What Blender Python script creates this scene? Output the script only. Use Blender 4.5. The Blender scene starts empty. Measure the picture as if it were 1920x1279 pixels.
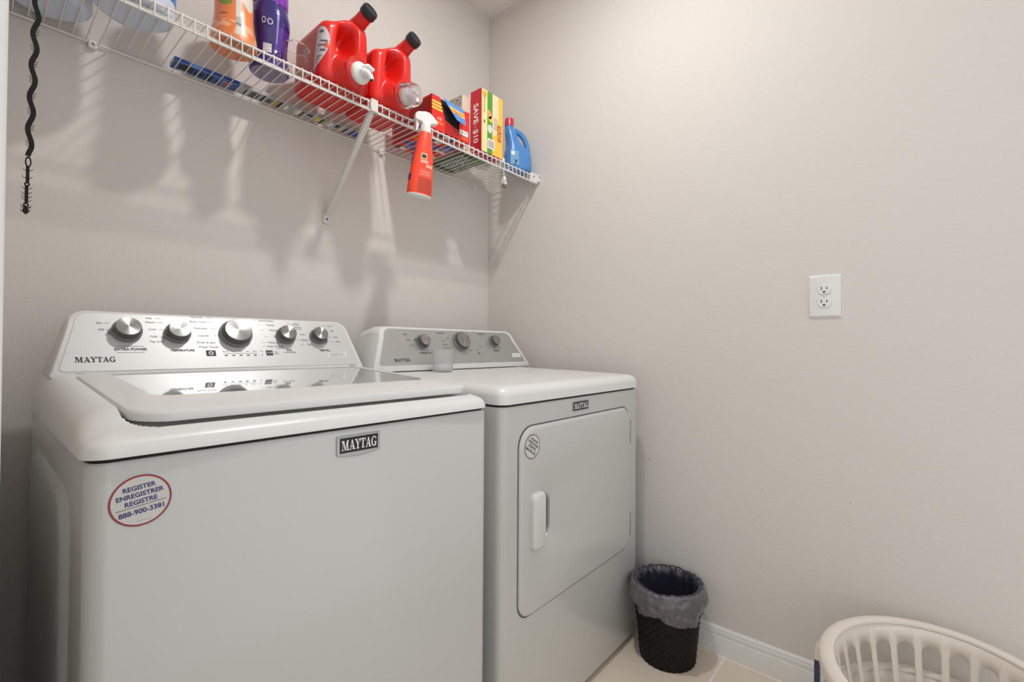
import bpy, bmesh, math, random
from mathutils import Vector, Matrix, noise
random.seed(7)
PI = math.pi
sc = bpy.context.scene
COL = sc.collection

# ---------------------------------------------------------------- camera
cam_d = bpy.data.cameras.new('camera'); cam = bpy.data.objects.new('camera', cam_d); COL.objects.link(cam)
cam_d.sensor_width = 36.0; cam_d.lens = 16.359; cam_d.clip_start = 0.02
Rv = Vector((0.65017, -0.75977, 0.00567)); Uv = Vector((-0.01286, -0.00354, 0.99991)); Fv = Vector((0.75968, 0.65018, 0.01208))
mw = Matrix((Rv, Uv, -Fv)).transposed().to_4x4(); mw.translation = Vector((-1.66566, -1.58430, 1.02942))
cam.matrix_world = mw
sc.camera = cam

# ---------------------------------------------------------------- world, exposure
w = bpy.data.worlds.new('world_fill'); sc.world = w; w.use_nodes = True  # added fill light, enters where the front wall is left off
w.node_tree.nodes['Background'].inputs[0].default_value = (0.97, 0.98, 1.0, 1)
w.node_tree.nodes['Background'].inputs[1].default_value = 1.12
sc.view_settings.view_transform = 'Standard'; sc.view_settings.look = 'None'
sc.view_settings.exposure = -0.09; sc.view_settings.gamma = 1.0
BULB_POWER = 830.0
BULB = (-0.76, -0.93, 2.63)

# ---------------------------------------------------------------- materials
def srgb(r, g, b):
    f = lambda c: (c/255/12.92) if c/255 <= 0.04045 else ((c/255+0.055)/1.055)**2.4
    return (f(r), f(g), f(b), 1)
MATS = {}
def mat(name, rgb=(200, 200, 200), rough=0.5, metal=0.0, spec=0.5, **kw):
    if name in MATS: return MATS[name]
    m = bpy.data.materials.new(name); m.use_nodes = True
    nt = m.node_tree; b = nt.nodes['Principled BSDF']
    col = srgb(*rgb)
    b.inputs['Base Color'].default_value = col
    b.inputs['Roughness'].default_value = rough
    b.inputs['Metallic'].default_value = metal
    b.inputs['Specular IOR Level'].default_value = spec
    for k, v in kw.items():
        if k == 'trans': b.inputs['Transmission Weight'].default_value = v
        elif k == 'ior': b.inputs['IOR'].default_value = v
        elif k == 'alpha': b.inputs['Alpha'].default_value = v
        elif k == 'coat': b.inputs['Coat Weight'].default_value = v
        elif k == 'sss':
            b.inputs['Subsurface Weight'].default_value = v; b.inputs['Subsurface Scale'].default_value = 0.01
        elif k == 'aniso':
            b.inputs['Anisotropic'].default_value = v
    # slight procedural surface variation, every material
    tc = nt.nodes.new('ShaderNodeTexCoord'); ns = nt.nodes.new('ShaderNodeTexNoise')
    sc_, amt, bump = kw.get('nscale', 40.0), kw.get('namt', 0.03), kw.get('bump', 0.0)
    ns.inputs['Scale'].default_value = sc_; ns.inputs['Detail'].default_value = kw.get('ndetail', 3.0)
    if 'stretch' in kw:
        mp = nt.nodes.new('ShaderNodeMapping'); mp.inputs['Scale'].default_value = kw['stretch']
        nt.links.new(tc.outputs['Object'], mp.inputs['Vector']); nt.links.new(mp.outputs['Vector'], ns.inputs['Vector'])
    else:
        nt.links.new(tc.outputs['Object'], ns.inputs['Vector'])
    mx = nt.nodes.new('ShaderNodeMixRGB'); mx.inputs[0].default_value = 1.0
    mx.inputs[1].default_value = tuple(c*(1-namt_) for c, namt_ in zip(col[:3], (amt,)*3)) + (1,)
    mx.inputs[2].default_value = tuple(min(1, c*(1+amt)) for c in col[:3]) + (1,)
    nt.links.new(ns.outputs['Fac'], mx.inputs[0]); nt.links.new(mx.outputs[0], b.inputs['Base Color'])
    if bump:
        bp = nt.nodes.new('ShaderNodeBump'); bp.inputs['Strength'].default_value = bump; bp.inputs['Distance'].default_value = kw.get('bdist', 0.002)
        nt.links.new(ns.outputs['Fac'], bp.inputs['Height']); nt.links.new(bp.outputs['Normal'], b.inputs['Normal'])
    MATS[name] = m
    return m

def tile_material():
    m = mat('floor_tile', (222, 207, 190), 0.35, nscale=6, namt=0.10, ndetail=6)
    nt = m.node_tree; b = nt.nodes['Principled BSDF']; src = b.inputs['Base Color'].links[0].from_socket
    tc = nt.nodes.new('ShaderNodeTexCoord'); sp = nt.nodes.new('ShaderNodeSeparateXYZ'); nt.links.new(tc.outputs['Object'], sp.inputs[0])
    def line(sock, off, per, wd):
        a = nt.nodes.new('ShaderNodeMath'); a.operation = 'ADD'; a.inputs[1].default_value = -off + 100*per; nt.links.new(sock, a.inputs[0])
        d = nt.nodes.new('ShaderNodeMath'); d.operation = 'DIVIDE'; d.inputs[1].default_value = per; nt.links.new(a.outputs[0], d.inputs[0])
        f = nt.nodes.new('ShaderNodeMath'); f.operation = 'FRACT'; nt.links.new(d.outputs[0], f.inputs[0])
        l = nt.nodes.new('ShaderNodeMath'); l.operation = 'LESS_THAN'; l.inputs[1].default_value = wd/per; nt.links.new(f.outputs[0], l.inputs[0])
        return l.outputs[0]
    mx = nt.nodes.new('ShaderNodeMath'); mx.operation = 'MAXIMUM'
    nt.links.new(line(sp.outputs['X'], -0.025, 0.457, 0.006), mx.inputs[0]); nt.links.new(line(sp.outputs['Y'], -1.115, 0.457, 0.006), mx.inputs[1])
    mix = nt.nodes.new('ShaderNodeMixRGB'); nt.links.new(mx.outputs[0], mix.inputs[0]); nt.links.new(src, mix.inputs[1])
    mix.inputs[2].default_value = srgb(238, 232, 222); nt.links.new(mix.outputs[0], b.inputs['Base Color'])
    return m

WALL = mat('wall_paint', (214, 209, 203), 0.75, spec=0.25, nscale=130, namt=0.012, ndetail=4, bump=0.38, bdist=0.0020)
CEIL = mat('ceiling_paint', (228, 225, 220), 0.85, spec=0.2, nscale=90, bump=0.4)
TRIM = mat('trim_paint', (226, 225, 221), 0.35)
TILE = tile_material()
ENAMEL = mat('white_enamel', (193, 194, 190), 0.28, coat=0.35, namt=0.006)
PLASTIC = mat('white_plastic', (224, 224, 221), 0.32, namt=0.01)
SEAM = mat('dark_seam', (40, 40, 38), 0.7)
WIRE = mat('white_wire', (226, 222, 216), 0.35)
BLACK = mat('black_print', (26, 26, 28), 0.5)
GREYP = mat('grey_print', (84, 84, 84), 0.5)
WHITEP = mat('white_print', (236, 234, 230), 0.45)
SILVER = mat('brushed_silver', (206, 206, 204), 0.40, metal=0.35, nscale=30, stretch=(0.4, 30, 30), namt=0.05)
SILVERD = mat('brushed_silver_grey', (178, 178, 175), 0.38, metal=0.5, nscale=30, stretch=(0.4, 30, 30), namt=0.05)
KNOBD = mat('knob_dark', (92, 92, 90), 0.4, metal=0.2)
KNOBB = mat('knob_base', (128, 128, 125), 0.45)
RED = mat('jug_red', (214, 33, 25), 0.30, sss=0.03, namt=0.03)
REDD = mat('red_print', (176, 18, 22), 0.45)
CRIMSON = mat('crimson_print', (190, 14, 44), 0.4)
ORANGE = mat('orange_print', (238, 106, 32), 0.4)
YELLOW = mat('yellow_print', (246, 196, 74), 0.4)
PALEY = mat('pale_yellow_print', (238, 224, 160), 0.4)
BEIGE = mat('beige_print', (220, 204, 184), 0.45)
GREEN = mat('green_print', (84, 154, 52), 0.4)
DGREEN = mat('dark_green_print', (56, 70, 48), 0.5)
LGREEN = mat('light_green_print', (140, 170, 90), 0.5)
BLUE = mat('blue_print', (30, 84, 160), 0.4)
SKY = mat('sky_blue_print', (88, 140, 208), 0.4)
BARC = mat('barcode_grey', (112, 112, 122), 0.5)
CAPBLK = mat('cap_black', (36, 38, 46), 0.4)
CLEAR = mat('clear_plastic', (252, 246, 247), 0.06, trans=1.0, ior=1.30, namt=0.0)
FROST = mat('frosted_plastic', (246, 246, 246), 0.30, trans=0.85, ior=1.15, namt=0.0)
INDIGO = mat('indigo_plastic', (46, 34, 110), 0.2, coat=0.5)
PURPLE = mat('purple_plastic', (84, 48, 140), 0.2, coat=0.5)
LILAC = mat('lilac_print', (150, 120, 196), 0.35)
BEADS = mat('orange_beads', (222, 140, 96), 0.4, nscale=160, namt=0.28, ndetail=1, bump=0.5)
BLUEB = mat('blue_plastic', (78, 138, 202), 0.3, sss=0.02)
MILK = mat('milky_plastic', (208, 216, 230), 0.35, sss=0.15)
NAVY = mat('navy_plastic', (48, 56, 88), 0.45)
SPRAYR = mat('spray_red', (248, 74, 44), 0.35)
SPRAYH = mat('spray_head', (232, 224, 222), 0.3)
BASKET = mat('basket_plastic', (226, 218, 206), 0.4, sss=0.03)
BLKPL = mat('black_plastic', (16, 15, 12), 0.6, spec=0.3)
WICKER = mat('black_wicker', (13, 10, 9), 0.5, spec=0.25, nscale=150, namt=0.5)
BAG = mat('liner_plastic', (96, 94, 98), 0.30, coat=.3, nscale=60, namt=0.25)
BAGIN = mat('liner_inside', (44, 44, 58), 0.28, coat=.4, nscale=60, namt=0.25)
METAL = mat('painted_steel', (214, 211, 205), 0.4)
GLASS = mat('lid_glass', (150, 152, 150), 0.05, spec=1.0, coat=1.0, namt=0.01)
CHROME = mat('badge_metal', (176, 176, 176), 0.3, metal=0.9)
CORD = mat('cord_white', (226, 224, 220), 0.45)
BRASS = mat('plug_metal', (170, 165, 150), 0.3, metal=1.0)

def cap_metal():
    m = mat('knob_cap_metal', (164, 164, 162), 0.30, metal=1.0, aniso=0.88, namt=0.0)
    nt = m.node_tree; b = nt.nodes['Principled BSDF']
    t = nt.nodes.new('ShaderNodeTangent'); t.direction_type = 'RADIAL'; t.axis = 'Z'
    nt.links.new(t.outputs[0], b.inputs['Tangent'])
    return m
CAPM = cap_metal()

# ---------------------------------------------------------------- object helpers
def link(name, bm, mats, parent=None, smooth=35, bevel=0, seg=2, weld=True):
    if weld: bmesh.ops.remove_doubles(bm, verts=bm.verts, dist=1e-6)
    me = bpy.data.meshes.new(name); bm.to_mesh(me); bm.free()
    for m in (mats if isinstance(mats, (list, tuple)) else [mats]): me.materials.append(m)
    if smooth:
        me.polygons.foreach_set('use_smooth', [True]*len(me.polygons))
        me.set_sharp_from_angle(angle=math.radians(smooth))
    o = bpy.data.objects.new(name, me); COL.objects.link(o)
    if parent: o.parent = parent; o.matrix_parent_inverse = Matrix.Identity(4)
    if parent: # meshes are authored in world space: take the ancestors' offsets off
        o.matrix_basis = wm(parent).inverted()
    if bevel:
        md = o.modifiers.new('bevel', 'BEVEL'); md.width = bevel; md.segments = seg; md.limit_method = 'ANGLE'; md.angle_limit = math.radians(40); md.harden_normals = True
    return o
def wm(o):
    m = o.matrix_basis.copy()
    return (wm(o.parent) @ m) if o.parent else m
def thing(name, label, cat, loc=(0, 0, 0), group=None):
    o = bpy.data.objects.new(name, None); COL.objects.link(o); o.location = loc; o.empty_display_size = 0.05
    o['label'] = label; o['category'] = cat
    if group: o['group'] = group
    return o
def tag(o, label, cat, group=None):
    o['label'] = label; o['category'] = cat
    if group: o['group'] = group
    return o
def struct(o):
    o['kind'] = 'structure'; return o

# ---------------------------------------------------------------- shape helpers (all add to a bmesh, world space)
def NB(): return bmesh.new()
def face(bm, vs, mi=0):
    try:
        f = bm.faces.new(vs); f.material_index = mi; return f
    except ValueError: return None
def box(bm, a, b, mi=0, M=None):
    xs, ys, zs = zip(a, b); v = []
    for x in xs:
        for y in ys:
            for z in zs:
                p = Vector((x, y, z)); v.append(bm.verts.new(M @ p if M else p))
    for q in ((0,1,3,2),(4,6,7,5),(0,4,5,1),(2,3,7,6),(0,2,6,4),(1,5,7,3)): face(bm, [v[i] for i in q], mi)
def loft(bm, loops, mi=0, cap0=True, cap1=True, closed=True, mfn=None):
    L = [[bm.verts.new(p) for p in lp] for lp in loops]; n = len(L[0])
    for k in range(len(L)-1):
        for i in range(n if closed else n-1):
            j = (i+1) % n
            face(bm, [L[k][i], L[k][j], L[k+1][j], L[k+1][i]], mfn(i, k) if mfn else mi)
    if cap0: face(bm, list(reversed(L[0])), mi if not mfn else mfn(0, 0))
    if cap1: face(bm, L[-1], mi if not mfn else mfn(0, len(L)-2))
    return L
def frame_from_axis(d):
    d = Vector(d).normalized(); a = Vector((0, 0, 1)) if abs(d.z) < 0.95 else Vector((1, 0, 0))
    u = d.cross(a).normalized(); v = d.cross(u).normalized(); return u, v, d
def tube(bm, pts, r, n=8, mi=0, cap=True):
    pts = [Vector(p) for p in pts]; loops = []; u = None
    for i, p in enumerate(pts):
        t = (pts[min(i+1, len(pts)-1)] - pts[max(i-1, 0)]).normalized()
        if u is None: u = frame_from_axis(t)[0]
        u = (u - t*u.dot(t)).normalized(); v = t.cross(u)
        rr = r[i] if isinstance(r, (list, tuple)) else r
        loops.append([p + (u*math.cos(2*PI*k/n) + v*math.sin(2*PI*k/n))*rr for k in range(n)])
    loft(bm, loops, mi, cap, cap)
def lathe(bm, prof, n=48, origin=(0, 0, 0), axis=(0, 0, 1), mi=0, mfn=None, sx=1.0, sy=1.0, cap0=True, cap1=True, rot=0.0, rfn=None):
    o = Vector(origin); ax = Vector(axis).normalized()
    if abs(ax.z) > 0.999: u, v = Vector((1, 0, 0)), Vector((0, 1, 0))*(1 if ax.z > 0 else -1)
    else: u, v, _ = frame_from_axis(ax); v = -v
    loops = []
    for r, h in prof:
        lp = []
        for k in range(n):
            a = 2*PI*k/n + rot; rr = r*(rfn(a, h) if rfn else 1)
            c, s = math.cos(2*PI*k/n)*rr*sx, math.sin(2*PI*k/n)*rr*sy
            c, s = c*math.cos(rot)-s*math.sin(rot), c*math.sin(rot)+s*math.cos(rot)
            lp.append(o + u*c + v*s + ax*h)
        loops.append(lp)
    return loft(bm, loops, mi, cap0, cap1, True, mfn)
def rrect(x0, x1, y0, y1, r, n=8):
    rs = r if isinstance(r, (list, tuple)) else (r,)*4   # order: (x0,y0) (x1,y0) (x1,y1) (x0,y1)
    out = []
    for (cx, cy, a0, rr) in ((x0+rs[0], y0+rs[0], PI, rs[0]), (x1-rs[1], y0+rs[1], 1.5*PI, rs[1]), (x1-rs[2], y1-rs[2], 0, rs[2]), (x0+rs[3], y1-rs[3], 0.5*PI, rs[3])):
        for k in range(n+1):
            a = a0 + k*PI/2/n; out.append((cx+math.cos(a)*rr, cy+math.sin(a)*rr))
    return out
class Plane:
    """a flat face in space: origin, u and v directions; P(a,b,h) lifts by h along the normal"""
    def __init__(s, o, u, v):
        s.o = Vector(o); s.u = Vector(u).normalized(); s.v = Vector(v).normalized(); s.n = s.u.cross(s.v).normalized()
    def P(s, a, b, h=0.0): return s.o + s.u*a + s.v*b + s.n*h
    def poly(s, bm, pts, mi=0, h=0.0005): face(bm, [bm.verts.new(s.P(a, b, h)) for a, b in pts], mi)
    def rect(s, bm, a0, b0, a1, b1, mi=0, h=0.0005): s.poly(bm, [(a0, b0), (a1, b0), (a1, b1), (a0, b1)], mi, h)
    def disc(s, bm, a, b, ra, rb, mi=0, h=0.0005, n=32, rot=0):
        c, d = math.cos(rot), math.sin(rot)
        s.poly(bm, [(a+c*ra*math.cos(t)-d*rb*math.sin(t), b+d*ra*math.cos(t)+c*rb*math.sin(t)) for t in (2*PI*k/n for k in range(n))], mi, h)
    def ring(s, bm, a, b, r0, r1, mi=0, h=0.0006, n=48, ka=1.0):
        vi = [bm.verts.new(s.P(a+ka*r0*math.cos(2*PI*k/n), b+r0*math.sin(2*PI*k/n), h)) for k in range(n)]
        vo = [bm.verts.new(s.P(a+ka*r1*math.cos(2*PI*k/n), b+r1*math.sin(2*PI*k/n), h)) for k in range(n)]
        for k in range(n): face(bm, [vi[k], vo[k], vo[(k+1)%n], vi[(k+1)%n]], mi)
    def prism(s, bm, pts, h0, h1, mi=0, cap0=True):
        loft(bm, [[s.P(a, b, h0) for a, b in pts], [s.P(a, b, h1) for a, b in pts]], mi, cap0, True)
    def text(s, bm, body, a, b, size, mi=0, h=0.0008, rot=0.0, align='CENTER', sx=1.0, bold=0.0):
        cu = bpy.data.curves.new('t', 'FONT'); cu.body = body; cu.size = size; cu.align_x = align; cu.align_y = 'CENTER'
        cu.resolution_u = 3; cu.offset = bold
        ob = bpy.data.objects.new('t', cu); COL.objects.link(ob)
        me = ob.to_mesh()
        c, d = math.cos(rot), math.sin(rot)
        vs = [bm.verts.new(s.P(a + c*q.co.x*sx - d*q.co.y, b + d*q.co.x*sx + c*q.co.y, h)) for q in me.vertices]
        for p in me.polygons: face(bm, [vs[i] for i in p.vertices], mi)
        ob.to_mesh_clear(); bpy.data.objects.remove(ob); bpy.data.curves.remove(cu)

# serif capitals of the maker's mark, drawn as polygons in em units
def R_(x0, y0, x1, y1): return [(x0, y0), (x1, y0), (x1, y1), (x0, y1)]
def arc_(cx, cy, rx, ry, ix, iy, a0, a1, n=14):
    o = [(cx+rx*math.cos(a0+(a1-a0)*k/n), cy+ry*math.sin(a0+(a1-a0)*k/n)) for k in range(n+1)]
    i = [(cx+ix*math.cos(a0+(a1-a0)*k/n), cy+iy*math.sin(a0+(a1-a0)*k/n)) for k in range(n+1)]
    return [[o[k], o[k+1], i[k+1], i[k]] for k in range(n)]
GLYPH = {
 'M': (1.30, [R_(0,0,.34,.1), R_(.0,.9,.34,1), R_(.13,.05,.21,.95), [(.14,1),(.56,0),(.70,0),(.42,1)], [(.56,0),(.66,0),(1.0,1),(.90,1)], R_(.90,0,1.12,1), R_(.80,0,1.24,.1), R_(.92,.9,1.24,1)]),
 'A': (1.00, [[(.10,0),(.19,0),(.52,.95),(.43,1)], [(.40,1),(.58,1),(.94,0),(.68,0)], R_(.26,.27,.74,.37), R_(0,0,.34,.1), R_(.56,0,1.04,.1)]),
 'Y': (.92, [[(.06,1),(.32,1),(.58,.44),(.38,.40)], [(.76,1),(.86,1),(.58,.42),(.46,.42)], R_(.36,0,.58,.48), R_(-.02,.9,.42,1), R_(.62,.9,.98,1), R_(.24,0,.70,.1)]),
 'T': (.92, [R_(0,.9,.92,1), R_(.35,.05,.57,.95), R_(.22,0,.70,.1), [(0,.95),(0,.66),(.05,.66),(.12,.92)], [(.92,.95),(.92,.66),(.87,.66),(.80,.92)]]),
 'G': (1.02, arc_(.52,.5,.50,.53,.27,.43,PI*.28,PI*1.72) + [R_(.70,.02,.92,.44), R_(.56,.37,1.0,.46), [(.86,1),(.90,1),(.90,.64),(.84,.66),(.78,.86)]]),
}
def maytag(bm, pl, a, b, hgt, width, mi=0, h=0.0008):
    tot = sum(GLYPH[c][0] for c in 'MAYTAG') + .05*5 - .10; s = width/tot; x = 0
    for c in 'MAYTAG':
        adv, ps = GLYPH[c]
        for q, p in enumerate(ps): pl.poly(bm, [(a+(x+px)*s, b+py*hgt) for px, py in p], mi, h+q*0.00001)
        x += adv + .03
def sticker_print(bm, pl, a, b, r, rot, h=0.0008):
    # mats: 0 white, 1 dark red, 2 blue ink
    pl.disc(bm, a, b, r, r, 0, h, 48); pl.ring(bm, a, b, r*.93, r, 1, h+.0002)
    c, d = math.cos(rot), math.sin(rot)
    for t, y, s in (('REGISTER', .52, .25), ('ENREGISTRER', .24, .25), ('REGISTRE', -.04, .25), ('888-900-3381', -.42, .27), ('W11123456', -.78, .08)):
        if s < .1: t = '—————'
        pl.text(bm, t, a-d*y*r, b+c*y*r, s*r*.98, 2, h+.0003, rot, bold=0.00022 if s > .1 else 0, sx=1.0)
    p = lambda x, y: (a+c*x*r-d*y*r, b+d*x*r+c*y*r)
    pl.poly(bm, [p(-.8, -.205), (p(.8, -.205)), p(.8, -.185), p(-.8, -.185)], 2, h+.0003)

# ================================================================ THE ROOM
H = 2.655; YF = -2.55; XL = -1.664
b = NB(); box(b, (-3.2, YF, -0.1), (0.12, 0.12, 0)); struct(link('floor', b, TILE, smooth=0))
b = NB(); box(b, (-1.79, YF, H), (0.12, 0.12, H+0.1)); struct(link('ceiling', b, CEIL, smooth=0))
b = NB(); box(b, (-1.79, 0, 0), (0, 0.12, H)); struct(link('wall_back', b, WALL, smooth=0))
b = NB(); box(b, (0, YF, 0), (0.12, 0.12, H)); wr = struct(link('wall_right', b, WALL, smooth=0))
b = NB(); box(b, (-1.79, -1.12, 0), (XL, 0, H)); struct(link('wall_left', b, WALL, smooth=0))
b = NB(); box(b, (-1.80, -1.15, 0), (-1.6515, -1.12, 2.1)); struct(link('trim_1', b, TRIM, bevel=0.002))
prof = [(0, 0), (-.014, 0), (-.014, .048), (-.0125, .052), (-.0125, .056), (-.0105, .059), (-.0105, .072), (-.0085, .076), (-.0085, .081), (-.004, .088), (0, .088)]
b = NB(); loft(b, [[Vector((x, YF, z)) for x, z in prof], [Vector((x, 0, z)) for x, z in prof]]); struct(link('baseboard_right', b, TRIM, smooth=25))
b = NB(); loft(b, [[Vector((XL, x, z)) for x, z in prof], [Vector((-.0145, x, z)) for x, z in prof]]); struct(link('baseboard_back', b, TRIM, smooth=25))
# small scuffs on the right wall
b = NB(); pw = Plane((0, 0, 0), (0, -1, 0), (0, 0, 1))
for (y, z, s) in ((1.159, 1.447, .003), (.8386, .612, .005), (1.4518, .583, .003), (1.50, .586, .002), (1.40, .80, .002)):
    pw.disc(b, y, z, s*.35, s, 0, .0004, 10, .2)
SCUFF = mat('scuff', (166, 150, 136), 0.8)
o = struct(link('wall_scuffs', b, SCUFF, smooth=0))

# ================================================================ CEILING LAMP
t = thing('ceiling_light', 'round white recessed ceiling lamp above the machines', 'lamp', (BULB[0], BULB[1], H))
b = NB(); lathe(b, [(.0420, -.0005), (.085, -.0005), (.087, -.006), (.078, -.012), (.0470, -.010), (.0410, -.009)], 48, (BULB[0], BULB[1], H), cap0=False, cap1=False); link('trim_ring', b, PLASTIC, t)
em = bpy.data.materials.new('bulb_glow'); em.use_nodes = True; nt = em.node_tree; nt.nodes.clear()
e = nt.nodes.new('ShaderNodeEmission'); e.inputs[0].default_value = (1.0, 0.992, 0.982, 1); e.inputs[1].default_value = BULB_POWER
oo = nt.nodes.new('ShaderNodeOutputMaterial'); nt.links.new(e.outputs[0], oo.inputs[0])
b = NB(); lathe(b, [(.0415, -.008), (.0405, -.0095), (.0005, -.0100)], 48, (BULB[0], BULB[1], H), cap0=True, cap1=False); link('diffuser', b, em, t)

# ================================================================ OUTLET
OY0, OY1, OZ0, OZ1 = 1.3495, 1.4305, 1.1225, 1.2495
oc = ((OY0+OY1)/2, (OZ0+OZ1)/2)
t = thing('wall_outlet', 'white duplex power outlet with cover plate on the right wall', 'outlet', (0, -oc[0], oc[1]))
b = NB()
lo = lambda k, h: [pw.P(y, z, h) for y, z in rrect(OY0+k, OY1-k, OZ0+k, OZ1-k, .003, 3)]
loft(b, [lo(0, .0002), lo(0, .002), lo(.003, .0055), lo(.006, .0062)]); link('cover_plate', b, PLASTIC, t)
for zc in (oc[1]+.0195, oc[1]-.0195):
    b = NB()
    sh = [(oc[0]+.0172*math.cos(a), zc+max(-.0138, min(.0138, .0172*math.sin(a)))) for a in (2*PI*k/40 for k in range(40))]
    pw.prism(b, sh, .006, .0092); r = link('receptacle', b, PLASTIC, t, bevel=.0008)
    b = NB()
    pw.rect(b, oc[0]-.0085, zc-.001, oc[0]-.0060, zc+.008, 0, .0095); pw.rect(b, oc[0]+.0052, zc+.0005, oc[0]+.0076, zc+.007, 0, .0095)
    pw.disc(b, oc[0]-.0004, zc-.0075, .0032, .0028, 0, .0095, 14); link('slots', b, SEAM, r, smooth=0)
b = NB(); lathe(b, [(.0035, 0), (.0035, .0012), (.002, .002)], 14, pw.P(oc[0], oc[1], .0062), (-1, 0, 0)); link('screw', b, METAL, t)

# ================================================================ WASHER
WX0, WX1, WY0, WY1 = -1.573, -.874, -.836, -.125
wash = thing('washing_machine', 'white top-loading washing machine with five knobs and glass lid, left of the dryer', 'washing machine', ((WX0+WX1)/2, (WY0+WY1)/2, 0))
def cab_loop(x0, x1, y0, y1, r, z): return [Vector((x, y, z)) for x, y in rrect(x0, x1, y0, y1, (r, r, .006, .006), 8)]
b = NB()
loft(b, [cab_loop(WX0+.003, WX1-.003, WY0+.003, WY1, .024, .018), cab_loop(WX0, WX1, WY0, WY1, .024, .024), cab_loop(WX0, WX1, WY0, WY1, .024, .878), cab_loop(WX0+.003, WX1-.003, WY0+.003, WY1, .022, .883)])
cab = link('cabinet', b, ENAMEL, wash)
b = NB(); loft(b, [cab_loop(WX0+.006, WX1-.006, WY0+.006, WY1, .02, .883), cab_loop(WX0+.006, WX1-.006, WY0+.006, WY1, .02, .889)]); link('seam', b, SEAM, wash)
# pressed panel of the left side
b = NB(); ps = Plane((WX0, 0, 0), (0, -1, 0), (0, 0, 1))
lo2 = lambda k, h: [ps.P(y, z, h) for y, z in rrect(.235+k, .715-k, .05+k, .825-k, .05, 8)]
ps.n = Vector((-1, 0, 0))
loft(b, [lo2(0, -.0005), lo2(.008, .006), lo2(.02, .009)], cap0=False); link('side_panel', b, ENAMEL, wash)
for x in (WX0+.05, WX1-.05):
    for y in (WY0+.05, WY1-.05):
        b = NB(); lathe(b, [(.02, 0), (.022, .006), (.012, .012), (.012, .03)], 16, (x, y, 0)); link('foot', b, SEAM, wash)
# top cover: height field
CX0, CX1, CY0, CY1 = -1.577, -.872, -.841, -.135
LX0, LX1, LY0, LY1 = -1.523, -.889, -.802, -.290
def sdf_rr(x, y, x0, x1, y0, y1, r):       # positive inside
    cx, cy, hx, hy = (x0+x1)/2, (y0+y1)/2, (x1-x0)/2-r, (y1-y0)/2-r
    dx, dy = abs(x-cx)-hx, abs(y-cy)-hy
    return r - (math.hypot(max(dx, 0), max(dy, 0)) + min(max(dx, dy), 0))
def ss(a, b_, x):
    t_ = max(0, min(1, (x-a)/(b_-a))); return t_*t_*(3-2*t_)
def planeZ(y): return .9385 + .058*(y+.80)
def coverZ(x, y):
    d = max(0, sdf_rr(x, y, CX0, CX1, CY0, CY1, .03)); Rr = .048
    P = planeZ(y) - .020*ss(-.735, -.81, y)
    if y > -.20: d = max(d, Rr*ss(-.135, -.16, y)*0+d)
    k = 1-(1-min(d/Rr, 1))**2.3
    z = .890 + (P-.890)*max(k, 0)**(1/2.3)
    dl = sdf_rr(x, y, LX0-.005, LX1+.005, LY0-.004, LY1+.003, .045)
    return z - .022*ss(-.001, .005, dl)*(1 if y > -.80 else ss(-.812, -.80, y))
NX, NY = 210, 190; b = NB(); g = []
for i in range(NX+1):
    row = []
    for j in range(NY+1):
        x = CX0+(CX1-CX0)*i/NX; y = CY0+(CY1-CY0)*j/NY
        cxx, cyy = min(max(x, CX0+.03), CX1-.03), min(max(y, CY0+.03), CY1-.03)
        dx, dy = x-cxx, y-cyy
        if dx and dy and math.hypot(dx, dy) > .03:
            q = .03/math.hypot(dx, dy); x, y = cxx+dx*q, cyy+dy*q
        row.append(b.verts.new((x, y, coverZ(x, y))))
    g.append(row)
for i in range(NX):
    for j in range(NY): face(b, [g[i][j], g[i+1][j], g[i+1][j+1], g[i][j+1]])
edge = [g[i][0] for i in range(NX+1)] + [g[NX][j] for j in range(1, NY+1)] + [g[i][NY] for i in range(NX-1, -1, -1)] + [g[0][j] for j in range(NY-1, 0, -1)]
low = [b.verts.new((v.co.x, v.co.y, .8885)) for v in edge]
for k in range(len(edge)): face(b, [edge[k], low[k], low[(k+1) % len(edge)], edge[(k+1) % len(edge)]])
link('top_cover', b, PLASTIC, wash, smooth=50)
# lid
def lidloop(k, r, dz, extra=0): return [Vector((x, y, planeZ(y)+dz)) for x, y in rrect(LX0+k, LX1-k, LY0+k, LY1-k, (r, r, .012, .012), 10)]
gx0, gx1, gy0, gy1 = -1.470, -.915, -.662, -.302
gl = lambda k, dz: [Vector((x, y, planeZ(y)+dz)) for x, y in rrect(gx0+k, gx1-k, gy0+k, gy1-k, (.035, .035, .006, .006), 10)]
b = NB()
loft(b, [gl(.004, -.006), gl(0, -.001), gl(0, .0), lidloop(.005, .05, .0), lidloop(.0015, .052, -.0015), lidloop(0, .052, -.005), lidloop(.002, .05, -.016), lidloop(.01, .045, -.018)], cap0=False, cap1=True)
lid = link('lid', b, PLASTIC, wash)
b = NB(); loft(b, [gl(.0005, -.006), gl(.0005, -.0012)]); pane = link('glass_pane', b, GLASS, lid, smooth=20)
for xx in (LX0+.004, LX1-.012):
    b = NB(); lathe(b, [(.005, 0), (.005, .016)], 12, (xx-.004, LY1+.006, planeZ(LY1)-.004), (1, 0, 0)); link('hinge', b, KNOBB, lid)
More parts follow.
